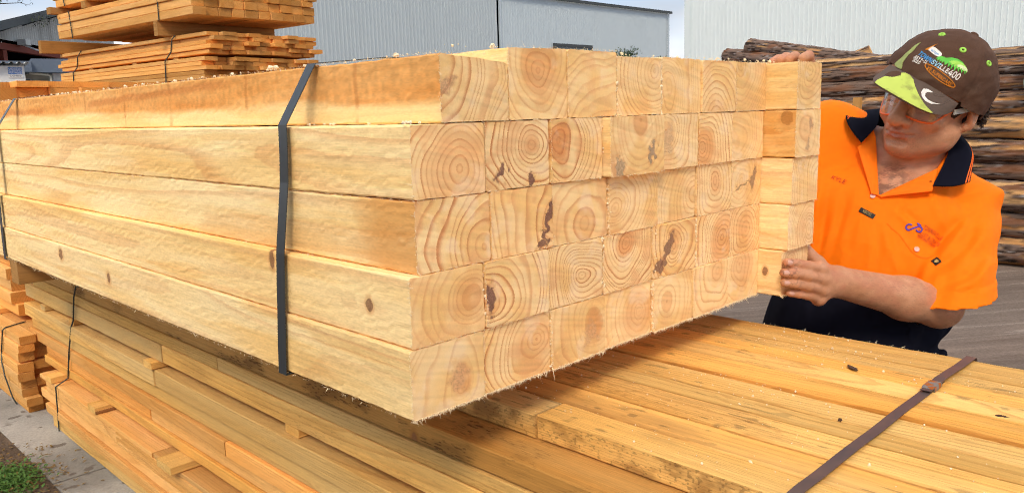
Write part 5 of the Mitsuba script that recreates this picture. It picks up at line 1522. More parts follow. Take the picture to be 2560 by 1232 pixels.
# collar, placket flaps, pocket, labels: sheets that follow the shirt
def sheet(corner_fn, nu, nv, thick, out_dir):
    u, v = np.meshgrid(np.linspace(0, 1, nu), np.linspace(0, 1, nv), indexing='ij')
    P = corner_fn(u, v).reshape(-1, 3)
    i, j = np.meshgrid(np.arange(nu - 1), np.arange(nv - 1), indexing='ij'); i, j = i.ravel(), j.ravel()
    f = np.vstack([np.stack([i * nv + j, (i + 1) * nv + j, (i + 1) * nv + j + 1], 1), np.stack([i * nv + j, (i + 1) * nv + j + 1, i * nv + j + 1], 1)])
    m = trimesh.Trimesh(P, f, process=False)
    n = np.array(m.vertex_normals)
    if (n @ unit(out_dir)).mean() < 0:
        f = f[:, ::-1]; n = -n
    V = np.vstack([P, P - n * thick])
    N = len(P)
    edge = list(range(0, nv)) + [k * nv + nv - 1 for k in range(1, nu)] + [(nu - 1) * nv + k for k in range(nv - 2, -1, -1)] + [k * nv for k in range(nu - 2, 0, -1)]
    e = np.array(edge); e2 = np.roll(e, -1)
    F = np.vstack([f, f[:, ::-1] + N, np.stack([e, e2, e2 + N], 1), np.stack([e, e2 + N, e + N], 1), np.stack([e2, e, e2 + N], 1)])
    return V, F


def catmull(pts, t):
    pts = np.asarray(pts, float); n = len(pts) - 1
    P = np.vstack([2 * pts[0] - pts[1], pts, 2 * pts[-1] - pts[-2]])
    x = np.clip(t, 0, 1) * n; i = np.minimum(x.astype(int), n - 1); f = (x - i)[..., None]
    p0, p1, p2, p3 = P[i], P[i + 1], P[i + 2], P[i + 3]
    return 0.5 * (2 * p1 + (p2 - p0) * f + (2 * p0 - 5 * p1 + 4 * p2 - p3) * f ** 2 + (3 * p1 - p0 - 3 * p2 + p3) * f ** 3)


def tshape(pts):
    """(along the shoulders, up the spine, forward) -> the working frame"""
    p = np.asarray(pts, float)
    return MS + p[..., :1] * LAT + p[..., 1:2] * SP_ + p[..., 2:3] * TF


for nm, inner, outer_, lb in (('collar', [(-0.030, 0.112, -0.085), (-0.060, 0.140, -0.030), (-0.066, 0.112, 0.025), (-0.0625, 0.0735, 0.066), (-0.0800, 0.0194, 0.104)], [(-0.040, 0.075, -0.115), (-0.100, 0.100, -0.060), (-0.118, 0.098, 0.000), (-0.124, 0.088, 0.045), (-0.1251, 0.0741, 0.088)], 'navy collar leaf with two orange stripes, on the shoulder away from the camera'),
                              ('collar', [(-0.030, 0.112, -0.085), (0.055, 0.140, -0.060), (0.074, 0.105, 0.010), (0.0832, 0.0473, 0.066), (0.0697, -0.0444, 0.134)], [(-0.040, 0.075, -0.115), (0.085, 0.118, -0.095), (0.118, 0.090, -0.015), (0.130, 0.050, 0.060), (0.1333, -0.0138, 0.106)], 'navy collar leaf with two orange stripes, on the near shoulder')):
    ci, co = tshape(inner), tshape(outer_)

    def leaf(u, v, ci=ci, co=co):
        a, b = catmull(ci, u), catmull(co, u)
        mid = (a + b) / 2 - (NB + (neck_top - NB) * 0.3)
        bul = mid / np.linalg.norm(mid, axis=-1, keepdims=True)
        return a + (b - a) * v[..., None] + bul * (0.016 * np.sin(np.pi * v) * (1 - 0.35 * u))[..., None]
    od = TF + SP_
    v, f = sheet(leaf, 40, 14, 0.003, od)
    ck = obj(nm, (to_world(v), f), 'm_navy', man, smooth=40, label=lb)
    for v0, v1 in ((0.80, 0.85), (0.90, 0.95)):
        def stripe(u, v, v0=v0, v1=v1):
            vv = v0 + (v1 - v0) * v
            e = 1e-3
            p = leaf(u, vv); du = leaf(np.clip(u + e, 0, 1), vv) - leaf(np.clip(u - e, 0, 1), vv); dv_ = leaf(u, vv + e) - leaf(u, vv - e)
            n = np.cross(du, dv_); n /= np.linalg.norm(n, axis=-1, keepdims=True) + 1e-12
            sgn = np.sign((n @ unit(od)).mean())
            return p + n * sgn * 0.0009
        v, f = sheet(stripe, 40, 3, 0.0007, od)
        obj('stripe', (to_world(v), f), 'm_stripe', ck, smooth=40)


def quad(c00, c10, c01, c11, bulge=0.0):
    c = [tshape(x) for x in (c00, c10, c01, c11)]
    return lambda u, v: c[0] * ((1 - u) * (1 - v))[..., None] + c[1] * (u * (1 - v))[..., None] + c[2] * ((1 - u) * v)[..., None] + c[3] * (u * v)[..., None] + TF * (bulge * np.sin(np.pi * u) * np.sin(np.pi * v))[..., None]


mat('m_orange_lining', tex=cloth((0.93, 0.19, 0.008)), rough=0.75, spec=0.15)
v, f = sheet(quad((-0.0204, -0.0890, 0.128), (0.0690, -0.0060, 0.120), (-0.0150, -0.0905, 0.132), (0.0713, -0.0560, 0.132), 0.004), 24, 10, 0.0025, TF)
pf = obj('placket_flap', (to_world(v), f), 'm_orange_lining', man, smooth=40)
obj('buttonhole', (to_world(tshape(np.array([(0.062, -0.037, 0.1305), (0.0665, -0.0355, 0.1300), (0.0665, -0.0370, 0.1302), (0.062, -0.0385, 0.1307)]))), np.array([[0, 1, 2], [0, 2, 3]])), 'm_navy', pf)
v, f = sheet(quad((-0.0590, 0.049, 0.070), (-0.0195, -0.088, 0.130), (-0.0860, 0.0100, 0.098), (-0.0340, -0.0880, 0.132), 0.004), 24, 8, 0.0025, TF)
obj('placket_flap', (to_world(v), f), 'm_orange_lining', man, smooth=40)


def onto_shirt(l, s, lift):
    """points (l, s) dropped along the chest's forward axis onto the shirt"""
    l, s = np.asarray(l, float), np.asarray(s, float)
    o = MS + l[:, None] * LAT + s[:, None] * SP_ + TF * 0.35
    loc, ri, ti = sm.ray.intersects_location(o, np.tile(-TF, (len(o), 1)), multiple_hits=False)
    fwd = np.full(len(o), np.nan); fwd[ri] = (loc - MS) @ TF
    if np.isnan(fwd).any():
        fwd[np.isnan(fwd)] = np.nanmean(fwd)
    return MS + l[:, None] * LAT + s[:, None] * SP_ + (fwd + lift)[:, None] * TF


def stitched(mesh2d, o, ex, ey, lift=0.0007, grow=1.0):
    """a flat mesh (x, y, depth z) laid on the shirt at o=(l, s) with axes ex, ey"""
    v = np.array(mesh2d.vertices); f = np.array(mesh2d.faces)
    P = np.asarray(o)[None] + v[:, :1] * np.asarray(ex) + v[:, 1:2] * np.asarray(ey)
    return to_world(onto_shirt(P[:, 0], P[:, 1], lift + v[:, 2] * grow)), f


def text2d(txt, h, width, depth=0.0008, bold=False):
    m = text_mesh(txt, h, depth, bold)
    v = np.array(m.vertices); v[:, 0] *= width / (v[:, 0].max() - v[:, 0].min())
    return trimesh.Trimesh(*trimesh.remesh.subdivide_to_size(v, np.array(m.faces), 0.004, max_iter=12), process=False)


def axes2(a, b):
    d = unit(np.subtract(b, a))
    return d, np.array([-d[1], d[0]])


mat('m_red_thread', rgb=(0.42, 0.018, 0.010), rough=0.6)
mat('m_purple_thread', rgb=(0.10, 0.045, 0.42), rough=0.55)
mat('m_label_black', rgb=(0.012, 0.011, 0.013), rough=0.6)
mat('m_label_gold', rgb=(0.50, 0.38, 0.14), rough=0.5)
mat('m_button', rgb=(0.75, 0.48, 0.42), rough=0.25, spec=0.6)
d, e_ = axes2((-0.1188, -0.0644), (-0.0894, -0.0715))
obj('embroidered_name', stitched(text2d('KYLE', 0.0095, 0.030), (-0.1188, -0.0700), d, e_), 'm_red_thread', man)
d, e_ = axes2((0.0761, -0.1261), (0.1114, -0.1379))
obj('embroidered_lettering', cat([stitched(text2d('TOWNSVILLE', 0.0085, 0.040), (0.0748, -0.1315), d, e_), stitched(text2d('PALLET & CRATE', 0.0078, 0.047), (0.0665, -0.1425), d, e_), stitched(text2d('MANUFACTURERS', 0.0050, 0.038), (0.0690, -0.1500), d, e_)]), 'm_red_thread', man)


def stroke2d(pts, w, depth=0.0010):
    from shapely.geometry import LineString
    g_ = LineString(pts).buffer(w / 2, cap_style=2, join_style=1)
    m_ = trimesh.creation.extrude_polygon(g_, depth, engine='earcut')
    return trimesh.Trimesh(*trimesh.remesh.subdivide_to_size(np.array(m_.vertices), np.array(m_.faces), 0.003, max_iter=12), process=False)


arc = lambda cx, cy, rx, ry, a0, a1, n=14: [(cx + rx * math.cos(math.radians(t)), cy + ry * math.sin(math.radians(t))) for t in np.linspace(a0, a1, n)]
logo = [stroke2d([(0.021, 0.0255), (0.031, 0.0245), (0.0255, 0.016), (0.0135, -0.0005)], 0.0042),
        stroke2d(arc(0.0105, 0.0065, 0.0085, 0.0070, 75, 300), 0.0038), stroke2d(arc(0.0335, 0.0155, 0.0085, 0.0068, 105, -125), 0.0038)]
d, e_ = axes2((0.0453, -0.1373), (0.0850, -0.1500))
for m_ in logo:
    m_.apply_scale([0.70, 0.85, 1])
obj('embroidered_emblem', cat([stitched(m_, (0.0425, -0.1400), d, e_, 0.0010) for m_ in logo]), 'm_purple_thread', man)


def rect2d(w, h, depth, n=8):
    m_ = trimesh.creation.box((w, h, depth))
    m_.apply_translation((w / 2, h / 2, depth / 2))
    return m_.subdivide().subdivide()


d, e_ = axes2((-0.0469, -0.1227), (-0.017, -0.1316))
lbk = obj('woven_label', stitched(rect2d(0.0315, 0.0098, 0.0012), (-0.0475, -0.1300), d, e_, 0.0008), 'm_label_black', man)
obj('lettering', stitched(text2d('VISITEC', 0.0052, 0.0185), (-0.0405, -0.1295), d, e_, 0.0022), 'm_label_gold', lbk)
d, e_ = axes2((0.1040, -0.1800), (0.1150, -0.1890))
tgk = obj('pocket_tag', stitched(rect2d(0.0125, 0.0125, 0.0012), (0.1045, -0.1920), d, e_, 0.0010), 'm_label_black', man)
obj('emblem', stitched(trimesh.creation.extrude_polygon(Polygon([(0.0, 0.0038), (0.0034, 0.0024), (0.0030, -0.0016), (0.0, -0.0044), (-0.0030, -0.0016), (-0.0034, 0.0024)]), 0.0006, engine='earcut'), tuple(np.array([0.1045, -0.1920]) + d * 0.0063 + e_ * 0.0063), d, e_, 0.0024), 'm_label_gold', tgk)
for l, s in ((-0.0300, -0.0915), (0.0756, -0.1756)):
    m_ = trimesh.creation.cylinder(0.0052, 0.002, sections=24); m_.apply_translation((0, 0, 0.001))
    r2 = trimesh.creation.torus(0.0042, 0.0009, 24, 8); r2.apply_translation((0, 0, 0.002))
    obj('button', cat([stitched(m_, (l, s), (1, 0), (0, 1), 0.0008), stitched(r2, (l, s), (1, 0), (0, 1), 0.0008)]), 'm_button', man, smooth=40)
# pocket flap seam
seam = [(0.0100, -0.1400), (0.0207, -0.1479), (0.0330, -0.1535), (0.0441, -0.1618), (0.0590, -0.1760), (0.0745, -0.1862), (0.0944, -0.1885), (0.1079, -0.1800)]
cs_ = catmull(np.c_[np.array(seam), np.zeros(len(seam))], np.linspace(0, 1, 40))
obj('pocket_seam', tube(to_world(onto_shirt(cs_[:, 0], cs_[:, 1], 0.0006)), 0.0011, 6), 'm_orange_lining', man, smooth=True)
# sleeve hem stitching is the fold of the cuff
# ---- cap
CA = np.array([[0.4007, -0.7721, -0.4932], [-0.8092, -0.5507, 0.2047], [0.4297, -0.3171, 0.8455]])
CC = np.array([0.9885, 0.8147, 0.3579]); CR = np.array([0.1038, 0.1149, 0.1136])


def crown_pt(az, el, lift=0.0):
    az, el = np.radians(az), np.radians(el)
    r = CR + np.asarray(lift)[..., None] if np.ndim(lift) else CR + lift
    return CC + np.stack([r[..., 0] * np.cos(el) * np.sin(az), r[..., 1] * np.cos(el) * np.cos(az), r[..., 2] * np.sin(el)], -1) @ CA


SEAMS = np.array([63, 123, 183, -57, -117])


def crown_disp(az, el):
    d = np.zeros(np.shape(az))
    for s_ in SEAMS:
        da = (az - s_ + 180) % 360 - 180
        w = np.abs(da) * np.cos(np.radians(np.clip(el, -90, 88)))
        d += -0.0009 * np.exp(-(w / 0.7) ** 2) + 0.0007 * np.exp(-((w - 2.2) / 1.4) ** 2)
    q = np.stack([np.cos(np.radians(az)) * np.cos(np.radians(el)), np.sin(np.radians(az)) * np.cos(np.radians(el)), np.sin(np.radians(el))], -1)
    d += 0.010 * (nfbm(q * 2.6 + 3, 3, seed=17) - 0.5)
    d += 0.0025 * (nfbm(q * 9 + 3, 2, seed=18) - 0.5)
    return d


az, el = np.meshgrid(np.linspace(-180, 180, 241), np.linspace(-9, 89.9, 70), indexing='ij')
lo_edge = np.where(np.abs((az - 13 + 180) % 360 - 180) < 52, 0.0, np.where(np.abs((az - 13 + 180) % 360 - 180) < 105, -3.5, -9.0))
el = lo_edge + (el + 9) / 98.9 * (89.9 - lo_edge)
P0_ = crown_pt(az, el, crown_disp(az, el)); P1_ = crown_pt(az, el, crown_disp(az, el) - 0.0025)
nu, nv = az.shape
i, j = np.meshgrid(np.arange(nu - 1), np.arange(nv - 1), indexing='ij'); i, j = i.ravel(), j.ravel()
f1 = np.vstack([np.stack([i * nv + j, (i + 1) * nv + j + 1, (i + 1) * nv + j], 1), np.stack([i * nv + j, i * nv + j + 1, (i + 1) * nv + j + 1], 1)])
N_ = nu * nv
rim = np.arange(nu - 1) * nv
fe = np.vstack([np.stack([rim, rim + nv, rim + nv + N_], 1), np.stack([rim, rim + nv + N_, rim + N_], 1)])


def cap_brown(p, n, uv):
    c = mix([0.072, 0.038, 0.026], [0.105, 0.058, 0.040], fbm(p.x * 30, p.y * 30, p.z * 30, octaves=4))
    c = mix(c, [0.045, 0.024, 0.017], smoothstep(0.55, 0.72, fbm(p.x * 17 + 9, p.y * 17, p.z * 17, octaves=4)) * 0.7)
    c = mix(c, [0.15, 0.10, 0.075], smoothstep(0.55, 0.75, fbm(p.x * 24, p.y * 24 + 5, p.z * 24, octaves=4)) * 0.5)
    return c * (0.85 + 0.3 * noise(p.x * 900, p.y * 900, p.z * 900))


mat('m_cap', tex=proc(cap_brown), rough=0.85, spec=0.12, bump=proc(knit, 0.001), bscale=0.0004, sheen=0.3)
mat('m_lime', tex=proc(lambda p, n, uv: mix([0.50, 0.62, 0.13], [0.34, 0.40, 0.10], smoothstep(0.5, 0.72, fbm(p.x * 46, p.y * 46, p.z * 46, octaves=4)))), rough=0.8, spec=0.15)
mat('m_lime_dull', rgb=(0.30, 0.36, 0.13), rough=0.8)
mat('m_cap_grey', rgb=(0.105, 0.075, 0.062), rough=0.8)
mat('m_thread_white', rgb=(0.75, 0.73, 0.70), rough=0.6)
mat('m_thread_blue', rgb=(0.05, 0.28, 0.62), rough=0.6)
mat('m_thread_sky', rgb=(0.30, 0.62, 0.80), rough=0.6)
mat('m_thread_green', rgb=(0.10, 0.50, 0.06), rough=0.6)
mat('m_thread_lime', rgb=(0.33, 0.66, 0.10), rough=0.6)
mat('m_thread_pale', rgb=(0.62, 0.75, 0.42), rough=0.6)
mat('m_thread_orange', rgb=(0.62, 0.21, 0.015), rough=0.6)
cap = f'{man}__cap'
scene[cap] = mikit.ply((to_world(np.vstack([P0_.reshape(-1, 3), P1_.reshape(-1, 3)])), np.vstack([f1, f1[:, ::-1] + N_, fe])), 'm_cap', smooth=60)
labels[cap] = {'label': 'dirty brown baseball cap with lime green flames and embroidered lettering'}
tb_ = crown_pt(0.0, 90.0)
m_ = trimesh.creation.icosphere(3, 1.0)
obj('button', (to_world(tb_ + (np.array(m_.vertices) * [0.0085, 0.0085, 0.0048]) @ CA), np.array(m_.faces)), 'm_cap', cap, smooth=True)
BK = (0.0635, 0.615, 0.0297, 0.2287, 0.8395, 0.6034)


def brim_pt(s, t, lift=0.0):
    L0, drp, cv, y0, half, pw = BK
    phi = np.asarray(s, float) * half; t = np.asarray(t, float)
    ph = phi + y0
    e = np.stack([np.sin(ph) * CR[0], np.cos(ph) * CR[1], 0 * ph], -1)
    L = L0 * np.clip(np.cos(phi * (np.pi / 2) / half), 0, 1) ** pw
    fd = np.array([math.sin(y0), math.cos(y0), 0]); sd_ = np.array([math.cos(y0), -math.sin(y0), 0])
    dn = fd + sd_ * (np.sin(phi) * 0.45)[..., None]; dn /= np.linalg.norm(dn, axis=-1, keepdims=True)
    x = e + dn * (L * t)[..., None]
    lat = x @ sd_
    x[..., 2] = -drp * L * t - cv * (lat / 0.1) ** 2 * (t * 0.75 + 0.25) + lift
    return CC + x @ CA


sg_ = lambda u: np.sin((u - 0.5) * np.pi)       # denser rows at the corners of the brim
v, f = sheet(lambda u, v: brim_pt(sg_(u) * 0.999, v * 1.04 - 0.04), 81, 16, 0.0038, CA[2])
brim = obj('brim', (to_world(v), f), 'm_cap_grey', cap, smooth=50, label='curved brown brim with a lime green flame')


def patch(poly, fn, depth=0.0006, size=0.05):
    """a thin sheet cut to a polygon of surface coordinates"""
    m2 = trimesh.creation.extrude_polygon(Polygon(poly).buffer(0), 1.0, engine='earcut')
    v, f = trimesh.remesh.subdivide_to_size(np.array(m2.vertices), np.array(m2.faces), size, max_iter=14)
    lift = v[:, 2] * depth
    return to_world(fn(v[:, 0], v[:, 1], lift)), f


closed = lambda pts, n=90: [tuple(q[:2]) for q in catmull(np.c_[np.array(list(pts) + [pts[0]]), np.zeros(len(pts) + 1)], np.linspace(0, 1, n, endpoint=False))]
bfn = lambda a, b, l: brim_pt(np.clip(a, -0.995, 0.995), np.clip(b, 0.0, 1.0), l + 0.0002)
lime = [(-0.52, 1.0), (-0.558, 0.86), (-0.542, 0.58), (-0.392, 0.45), (-0.325, 0.22), (-0.392, 0.10), (-0.333, 0.015), (-0.208, 0.01), (-0.058, 0.10), (0.10, 0.31), (0.267, 0.52), (0.433, 0.72), (0.558, 0.85), (0.683, 0.97), (0.66, 1.0), (0.4, 1.0), (0.1, 1.0), (-0.2, 1.0)]
obj('flame', patch(lime, bfn, 0.0006, 0.06), 'm_lime', brim)
Co = [(0.433, 0.16), (0.308, 0.15), (0.242, 0.23), (0.267, 0.39), (0.342, 0.53), (0.442, 0.63), (0.558, 0.63), (0.692, 0.49)]
Ci = [(0.575, 0.55), (0.458, 0.54), (0.375, 0.47), (0.342, 0.36), (0.350, 0.26), (0.433, 0.16)]
obj('emblem', patch(Co + Ci[:-1], bfn, 0.0008, 0.05), 'm_thread_white', brim)
obj('outline', cat([patch([(0.43, 0.17), (0.50, 0.24), (0.60, 0.17), (0.66, 0.05), (0.58, 0.10), (0.50, 0.16)], bfn, 0.0005, 0.06), patch([(0.56, 0.66), (0.70, 0.53), (0.78, 0.28), (0.80, 0.10), (0.74, 0.28), (0.69, 0.47), (0.60, 0.58)], bfn, 0.0005, 0.06), patch([(-0.10, 0.03), (0.08, 0.25), (0.26, 0.46), (0.43, 0.66), (0.56, 0.79), (0.69, 0.92), (0.71, 0.98), (0.68, 0.975), (0.555, 0.855), (0.43, 0.725), (0.265, 0.525), (0.098, 0.315), (-0.06, 0.105)], bfn, 0.0005, 0.06)]), 'm_cap_grey', brim)
obj('flame_curl', patch(closed([(-0.592, 0.54), (-0.62, 0.35), (-0.517, 0.12), (-0.375, 0.11), (-0.308, 0.24), (-0.408, 0.43)], 40), bfn, 0.0005, 0.06), 'm_cap', brim)
cfn = lambda a, b, l: crown_pt(a, b, crown_disp(a, b) + l + 0.0003)
obj('flame', patch(closed([(-20.5, 31.5), (-17.0, 24), (-16.2, 14), (-14.5, 6), (-11, 0.6), (-25, 0.6), (-24, 8), (-22.2, 18), (-21.5, 26)], 60), cfn, 0.0006, 1.6), 'm_lime_dull', cap, label='dull lime flame on the front of the crown')
for a_, e0 in ((32.0, 46.2), (76.7, 45.6), (-13.0, 50.2)):
    t_ = np.linspace(0, 2 * np.pi, 25)
    obj('eyelet', tube(to_world(crown_pt(a_ + 2.35 * np.cos(t_) / math.cos(math.radians(e0)), e0 + 2.2 * np.sin(t_), crown_disp(a_ + 0 * t_, e0 + 0 * t_) + 0.0006)), 0.0022, 8, False), 'm_thread_lime', cap, smooth=True)


def cap_text(txt, a, b, h, bold=True, width_deg=None):
    """lettering on the crown: from (az, el) a towards b, capitals h degrees tall"""
    m_ = text_mesh(txt, 1.0, 0.1, bold)
    v = np.array(m_.vertices); f = np.array(m_.faces)
    a, b = np.array(a, float), np.array(b, float)
    L = v[:, 0].max() - v[:, 0].min()
    t = (v[:, 0] - v[:, 0].min()) / L
    A_ = a + t[:, None] * (b - a)
    asp = math.cos(math.radians(a[1]))
    d = (b - a) * [asp, 1]; d = unit(d); nrm = np.array([-d[1] / asp, d[0]])
    Q_ = A_ + v[:, 1:2] * h * nrm
    return to_world(crown_pt(Q_[:, 0], Q_[:, 1], crown_disp(Q_[:, 0], Q_[:, 1]) + 0.0004 + v[:, 2] * 0.006)), f


def split_text(txt, a, b, h, n):
    """first n letters and the rest, spaced as one word"""
    la = text_mesh(txt[:n], 1.0, 0.1, True).bounds[1][0]; lt = text_mesh(txt, 1.0, 0.1, True).bounds[1][0]
    a, b = np.array(a), np.array(b)
    m_ = a + (b - a) * (la / lt); m2 = a + (b - a) * ((la + 0.02 * lt) / lt)
    return cap_text(txt[:n], a, m_, h), cap_text(txt[n:], m2, b, h)


t0_, t1_ = np.array([-7.0, 19.4]), np.array([45.0, 16.6])
w_ = [text_mesh('TOWNSVILLE400'[:k], 1.0, 0.1, True).bounds[1][0] for k in (4, 7, 10, 13)]
pos = [0.0] + [x / w_[-1] for x in w_]
for (n0, n1, bs, q0, q1) in ((0, 4, 'm_thread_blue', pos[0], pos[1]), (4, 7, 'm_thread_sky', pos[1] + 0.012, pos[2]), (7, 10, 'm_thread_white', pos[2] + 0.012, pos[3])):
    obj('lettering', cap_text('TOWNSVILLE400'[n0:n1], t0_ + (t1_ - t0_) * q0, t0_ + (t1_ - t0_) * q1, 4.6), bs, cap)
obj('lettering', cap_text('400', t0_ + (t1_ - t0_) * (pos[3] + 0.012) + [0, -0.6], t1_ + [1.0, -0.6], 6.2), 'm_thread_white', cap)
obj('lettering', cat([cap_text('JULY 9-11', (-8.0, 15.2), (9.5, 15.9), 3.0), cap_text('2010', (-6.0, 11.6), (3.6, 12.2), 3.0)]), 'm_thread_white', cap)
obj('badge', patch(closed([(-1.5, 28.2), (13.5, 27.2), (14.5, 31.6), (-0.5, 33.0)], 40), cfn, 0.0006, 1.5), 'm_thread_white', cap)
obj('lettering', cap_text('sucrogen', (1.0, 28.9), (12.6, 28.1), 2.4), 'm_thread_blue', cap)
obj('badge_flame', patch([(-5.5, 27.0), (-4.0, 29.5), (1.2, 37.5), (-0.6, 32.0), (-1.8, 28.0)], cfn, 0.0006, 1.2), 'm_thread_orange', cap)


def palm(cx, cy, sx, sy, ang, n):
    P = [(0.0, 0.0), (0.08, 0.28), (0.25, 0.44), (0.48, 0.50), (0.72, 0.44), (0.90, 0.28)]
    tips = []
    for k_ in range(n):
        t = 1.0 - k_ / (n - 1)
        tips += [(0.20 + 0.80 * t, -0.10 - 0.20 * t + (0.22 if t > 0.5 else 0.1) * t), (0.14 + 0.70 * t, 0.10 + 0.06 * t)]
    P += tips
    ca, sa = math.cos(ang), math.sin(ang)
    return [(cx + sx * (x * ca - y * sa) / 0.92, cy + sy * (x * sa + y * ca)) for x, y in P]


obj('palm_emblem', patch(palm(20.0, 24.6, 27, 20, 0.02, 7), cfn, 0.0006, 1.5), 'm_thread_green', cap)
obj('palm_emblem', patch(palm(13.5, 24.0, 13, 11, 0.10, 5), cfn, 0.0006, 1.2), 'm_thread_green', cap)
obj('palm_highlight', patch(palm(27.0, 27.2, 21, 12, -0.06, 6), lambda a, b, l: cfn(a, b, l + 0.0005), 0.0005, 1.5), 'm_thread_lime', cap)
obj('palm_highlight', patch(palm(36.0, 27.6, 13, 7, -0.15, 5), lambda a, b, l: cfn(a, b, l + 0.0010), 0.0005, 1.5), 'm_thread_pale', cap)
th_ = np.linspace(0, 2 * np.pi, 49)
oc_, ou_, ov_ = np.array([28.5, 12.4]), np.array([19.0, -2.6]), np.array([0.5, 3.6])
ol = oc_ + np.cos(th_)[:, None] * ou_ + np.sin(th_)[:, None] * ov_
obj('oval_badge', tube(to_world(crown_pt(ol[:, 0], ol[:, 1], crown_disp(ol[:, 0], ol[:, 1]) + 0.0004)), 0.0009, 6, False), 'm_thread_orange', cap, smooth=True)
obj('lettering', cap_text('V8 SUPERCARS', (13.0, 12.6), (43.5, 8.6), 3.0), 'm_thread_orange', cap)

# ---- hair below the cap
HR = Field((0.84, 0.66, 0.18), (1.16, 1.00, 0.46), 0.0032)
HR.ell(hp(0, -0.016, 0.030), HA, (0.0855, 0.106, 0.090), 0.005)
g2 = np.stack(np.meshgrid(*[np.arange(n) * HR.h + l for n, l in zip(HR.n, HR.lo)], indexing='ij'), -1)
q_ = (g2 - HC) @ HA.T
x_, y_, z_ = q_[..., 0], q_[..., 1], q_[..., 2]
HR.d = HR.d - 0.011 * (nfbm(g2 * [90, 90, 90], 3, seed=4) - 0.42).astype(np.float32)
keep = np.minimum(np.maximum(y_ - 0.006 + np.clip(-z_, 0, 1) * 0.5, -(z_ + 0.058 + 0.35 * np.clip(y_ + 0.03, -0.02, 0.1))), 1)
side = np.maximum(np.maximum(np.abs(y_ - 0.020 + 0.20 * z_) - 0.009, -(z_ + 0.028)), z_ - 0.06)
cut = np.minimum(np.where(True, keep, 1), side).astype(np.float32)
ccut = ((g2 - CC) @ CA.T)
HR.d = np.maximum(np.maximum(HR.d, cut), (ccut[..., 2] - 0.012).astype(np.float32))
ear_ = np.linalg.norm((q_ - [0.082, -0.014, -0.012]) / [0.03, 0.022, 0.036], axis=-1) - 1
ear2 = np.linalg.norm((q_ - [-0.082, -0.014, -0.012]) / [0.03, 0.022, 0.036], axis=-1) - 1
HR.d = np.maximum(HR.d, -0.02 * np.minimum(ear_, ear2).astype(np.float32))
hm = HR.mesh(1)
mat('m_hair', tex=proc(lambda p, n, uv: mix([0.010, 0.006, 0.004], [0.040, 0.021, 0.012], noise(p.x * 260, p.y * 260, p.z * 700))), rough=0.5, spec=0.4)
rh = np.random.default_rng(6)
locks = [(to_world(hm.vertices), np.array(hm.faces))]
for i in range(420):
    a = rh.uniform(118, 242)
    a = math.radians(a)
    st = np.array([math.sin(a) * 0.088, math.cos(a) * 0.104 - 0.016, rh.uniform(-0.030, 0.018)])
    if abs(st[0]) > 0.06 and -0.045 < st[1] < 0.03 and st[2] < 0.012:
        continue
    d_ = np.array([math.sin(a), math.cos(a), -0.7]) + rh.normal(0, 0.4, 3)
    L = rh.uniform(0.006, 0.015)
    pts_ = [st + unit(d_) * L * t + np.array([0, 0, -0.3 * L * t * t]) + 0.004 * math.sin(5 * t + i) * rh.normal(0, 1, 3) for t in np.linspace(0, 1, 5)]
    locks.append(tube(to_world(HC + np.array(pts_) @ HA), np.array([0.0019, 0.0019, 0.0016, 0.0011, 0.0004]), 5))
obj('hair', cat(locks), 'm_hair', man, smooth=True, label='short dark curly hair and sideburn under the cap')

# ---- clear safety glasses with orange lower rims
scene['m_lens'] = {'type': 'thindielectric', 'int_ior': 1.6}
mat('m_glasses_orange', rgb=(0.95, 0.17, 0.03), rough=0.35, spec=0.5)
mat('m_glasses_grey', rgb=(0.42, 0.45, 0.45), rough=0.3, spec=0.5)


def lens_pt(a, z, s=1):
    a = np.asarray(a, float); z = np.asarray(z, float)
    return HC + np.stack([0.0735 * np.sin(a), 0.020 + 0.0815 * np.cos(a) ** 0.8 + 0 * z, z], -1) @ HA


gl = f'{man}__safety_glasses'
labels[gl] = {'label': 'clear wraparound safety glasses with orange lower rims'}
zlow_ = lambda a: -0.0235 - 0.0075 * np.sin(np.clip((np.abs(a) - 0.12) / 1.1, 0, 1) * np.pi) + 0.017 * np.clip((np.abs(a) - 0.85) / 0.4, 0, 1)
for s in (1, -1):
    aa = np.linspace(0.13, 1.27, 30)
    u, w = np.meshgrid(aa, np.linspace(0, 1, 8), indexing='ij')
    P = lens_pt(s * u, zlow_(u) + w * (0.020 - zlow_(u)))
    i, j = np.meshgrid(np.arange(29), np.arange(7), indexing='ij'); i, j = i.ravel(), j.ravel()
    f = np.vstack([np.stack([i * 8 + j, (i + 1) * 8 + j, (i + 1) * 8 + j + 1], 1), np.stack([i * 8 + j, (i + 1) * 8 + j + 1, i * 8 + j + 1], 1)])
    obj('lens', (to_world(P.reshape(-1, 3)), f), 'm_lens', gl, smooth=True)
    obj('rim', tube(to_world(lens_pt(s * aa, zlow_(aa))), 0.0021, 8), 'm_glasses_orange', gl, smooth=True)
    arm = HC + np.array([(0.0720 * s, 0.044, -0.006), (0.0800 * s, 0.028, -0.002), (0.0860 * s, 0.010, 0.003), (0.0880 * s, -0.006, 0.009), (0.084 * s, -0.03, 0.008)]) @ HA
    nn = np.tile(HL * s, (5, 1))
    v, f = ribbon(arm, HU, 0.010, 0.0025, nn)
    obj('temple_arm', (to_world(v), f), 'm_glasses_grey', gl, smooth=40)
obj('nose_bridge', tube(to_world(lens_pt(np.linspace(-0.14, 0.14, 9), np.full(9, -0.004) + 0.004 * np.cos(np.linspace(-1.5, 1.5, 9)))), 0.0016, 8), 'm_glasses_grey', gl, smooth=True)
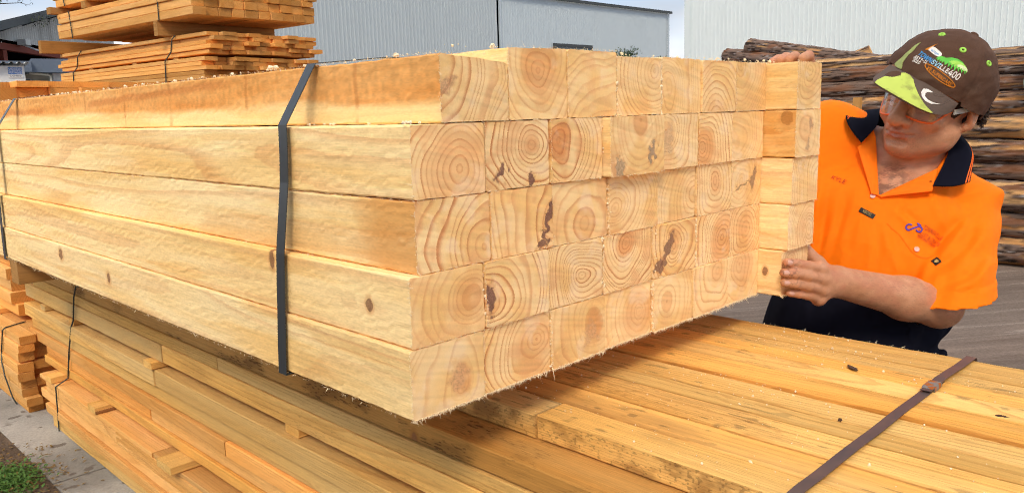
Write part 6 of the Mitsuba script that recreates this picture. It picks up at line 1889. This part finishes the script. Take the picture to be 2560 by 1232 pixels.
# eyes behind the lenses
mat('m_eye', rgb=(0.62, 0.58, 0.54), rough=0.15, spec=0.6)
for s in (1, -1):
    c_ = hp(0.032 * s, 0.0738, -0.0025)
    m_ = trimesh.creation.icosphere(3, 0.0126)
    obj('eye', (to_world(c_ + np.array(m_.vertices)), np.array(m_.faces)), 'm_eye', man, smooth=True)
    lash = HC + np.array([(0.032 * s + 0.015 * t, 0.0865 - 0.009 * t * t * (1 if True else 0), -0.0012 - 0.003 * t * t) for t in np.linspace(-1, 1, 9)]) @ HA
    obj('eyelid', tube(to_world(lash), 0.0012, 6), 'm_hair', man, smooth=True)
    brow = HC + np.array([(s * (0.014 + 0.034 * t), 0.0985 - 0.020 * t ** 2, 0.022 + 0.006 * math.sin(2.2 * t)) for t in np.linspace(0, 1, 9)]) @ HA
    obj('eyebrow', tube(to_world(brow), np.linspace(0.0040, 0.0016, 9), 8), 'm_hair', man, smooth=True)

# ---- trousers and boots: crouched with the knees apart behind the boards
TR = Field((0.20, 0.20, -0.57), (1.30, 1.30, -0.18), 0.009)
HJL, HJR = WA - SP_ * 0.16 + LAT * 0.085 - TF * 0.03, WA - SP_ * 0.16 - LAT * 0.085 - TF * 0.03
HJL[2], HJR[2] = -0.33, -0.31
KL, KR = HJL + np.array([0.30, -0.24, -0.10]), HJR + np.array([-0.27, 0.30, -0.10])
FL, FR_ = HJL + np.array([0.10, 0.14, 0.0]), HJR + np.array([0.06, 0.22, 0.0])
FL[2], FR_[2] = -0.495, -0.495
TR.cone(HJL, HJR, 0.135, 0.135, 0.04)
TR.cone(WA - SP_ * 0.10, (HJL + HJR) / 2, 0.135, 0.14, 0.04)
for h_, k_, f_ in ((HJL, KL, FL), (HJR, KR, FR_)):
    TR.cone(h_, k_, 0.095, 0.072, 0.03); TR.cone(k_ + [0, 0, -0.01], f_, 0.070, 0.052, 0.02)
tm = TR.mesh(2)
mat('m_trousers', tex=cloth((0.004, 0.005, 0.010), 0.3), rough=0.85, spec=0.1)
obj('trousers', (to_world(tm.vertices), np.array(tm.faces)), 'm_trousers', man, smooth=True)
mat('m_boot', rgb=(0.05, 0.035, 0.025), rough=0.6)
for f_, k_ in ((FL, KL), (FR_, KR)):
    BF = Field(f_ - [0.30, 0.30, 0.07], f_ + [0.30, 0.30, 0.13], 0.007)
    d_ = unit((k_ - f_) * [1, 1, 0])
    BF.cone(f_ + [0, 0, 0.0], f_ - d_ * 0.04, 0.056, 0.052, 0.02); BF.cone(f_ - d_ * 0.02 + [0, 0, -0.005], f_ + np.array([-d_[1], d_[0], 0]) * 0.02 - d_ * 0.17 + [0, 0, -0.012], 0.050, 0.044, 0.02)
    bm_ = BF.mesh(1)
    v = to_world(bm_.vertices); v[:, 2] = np.maximum(v[:, 2], GZ + 0.001)
    obj('boot', (v, np.array(bm_.faces)), 'm_boot', man, smooth=True)
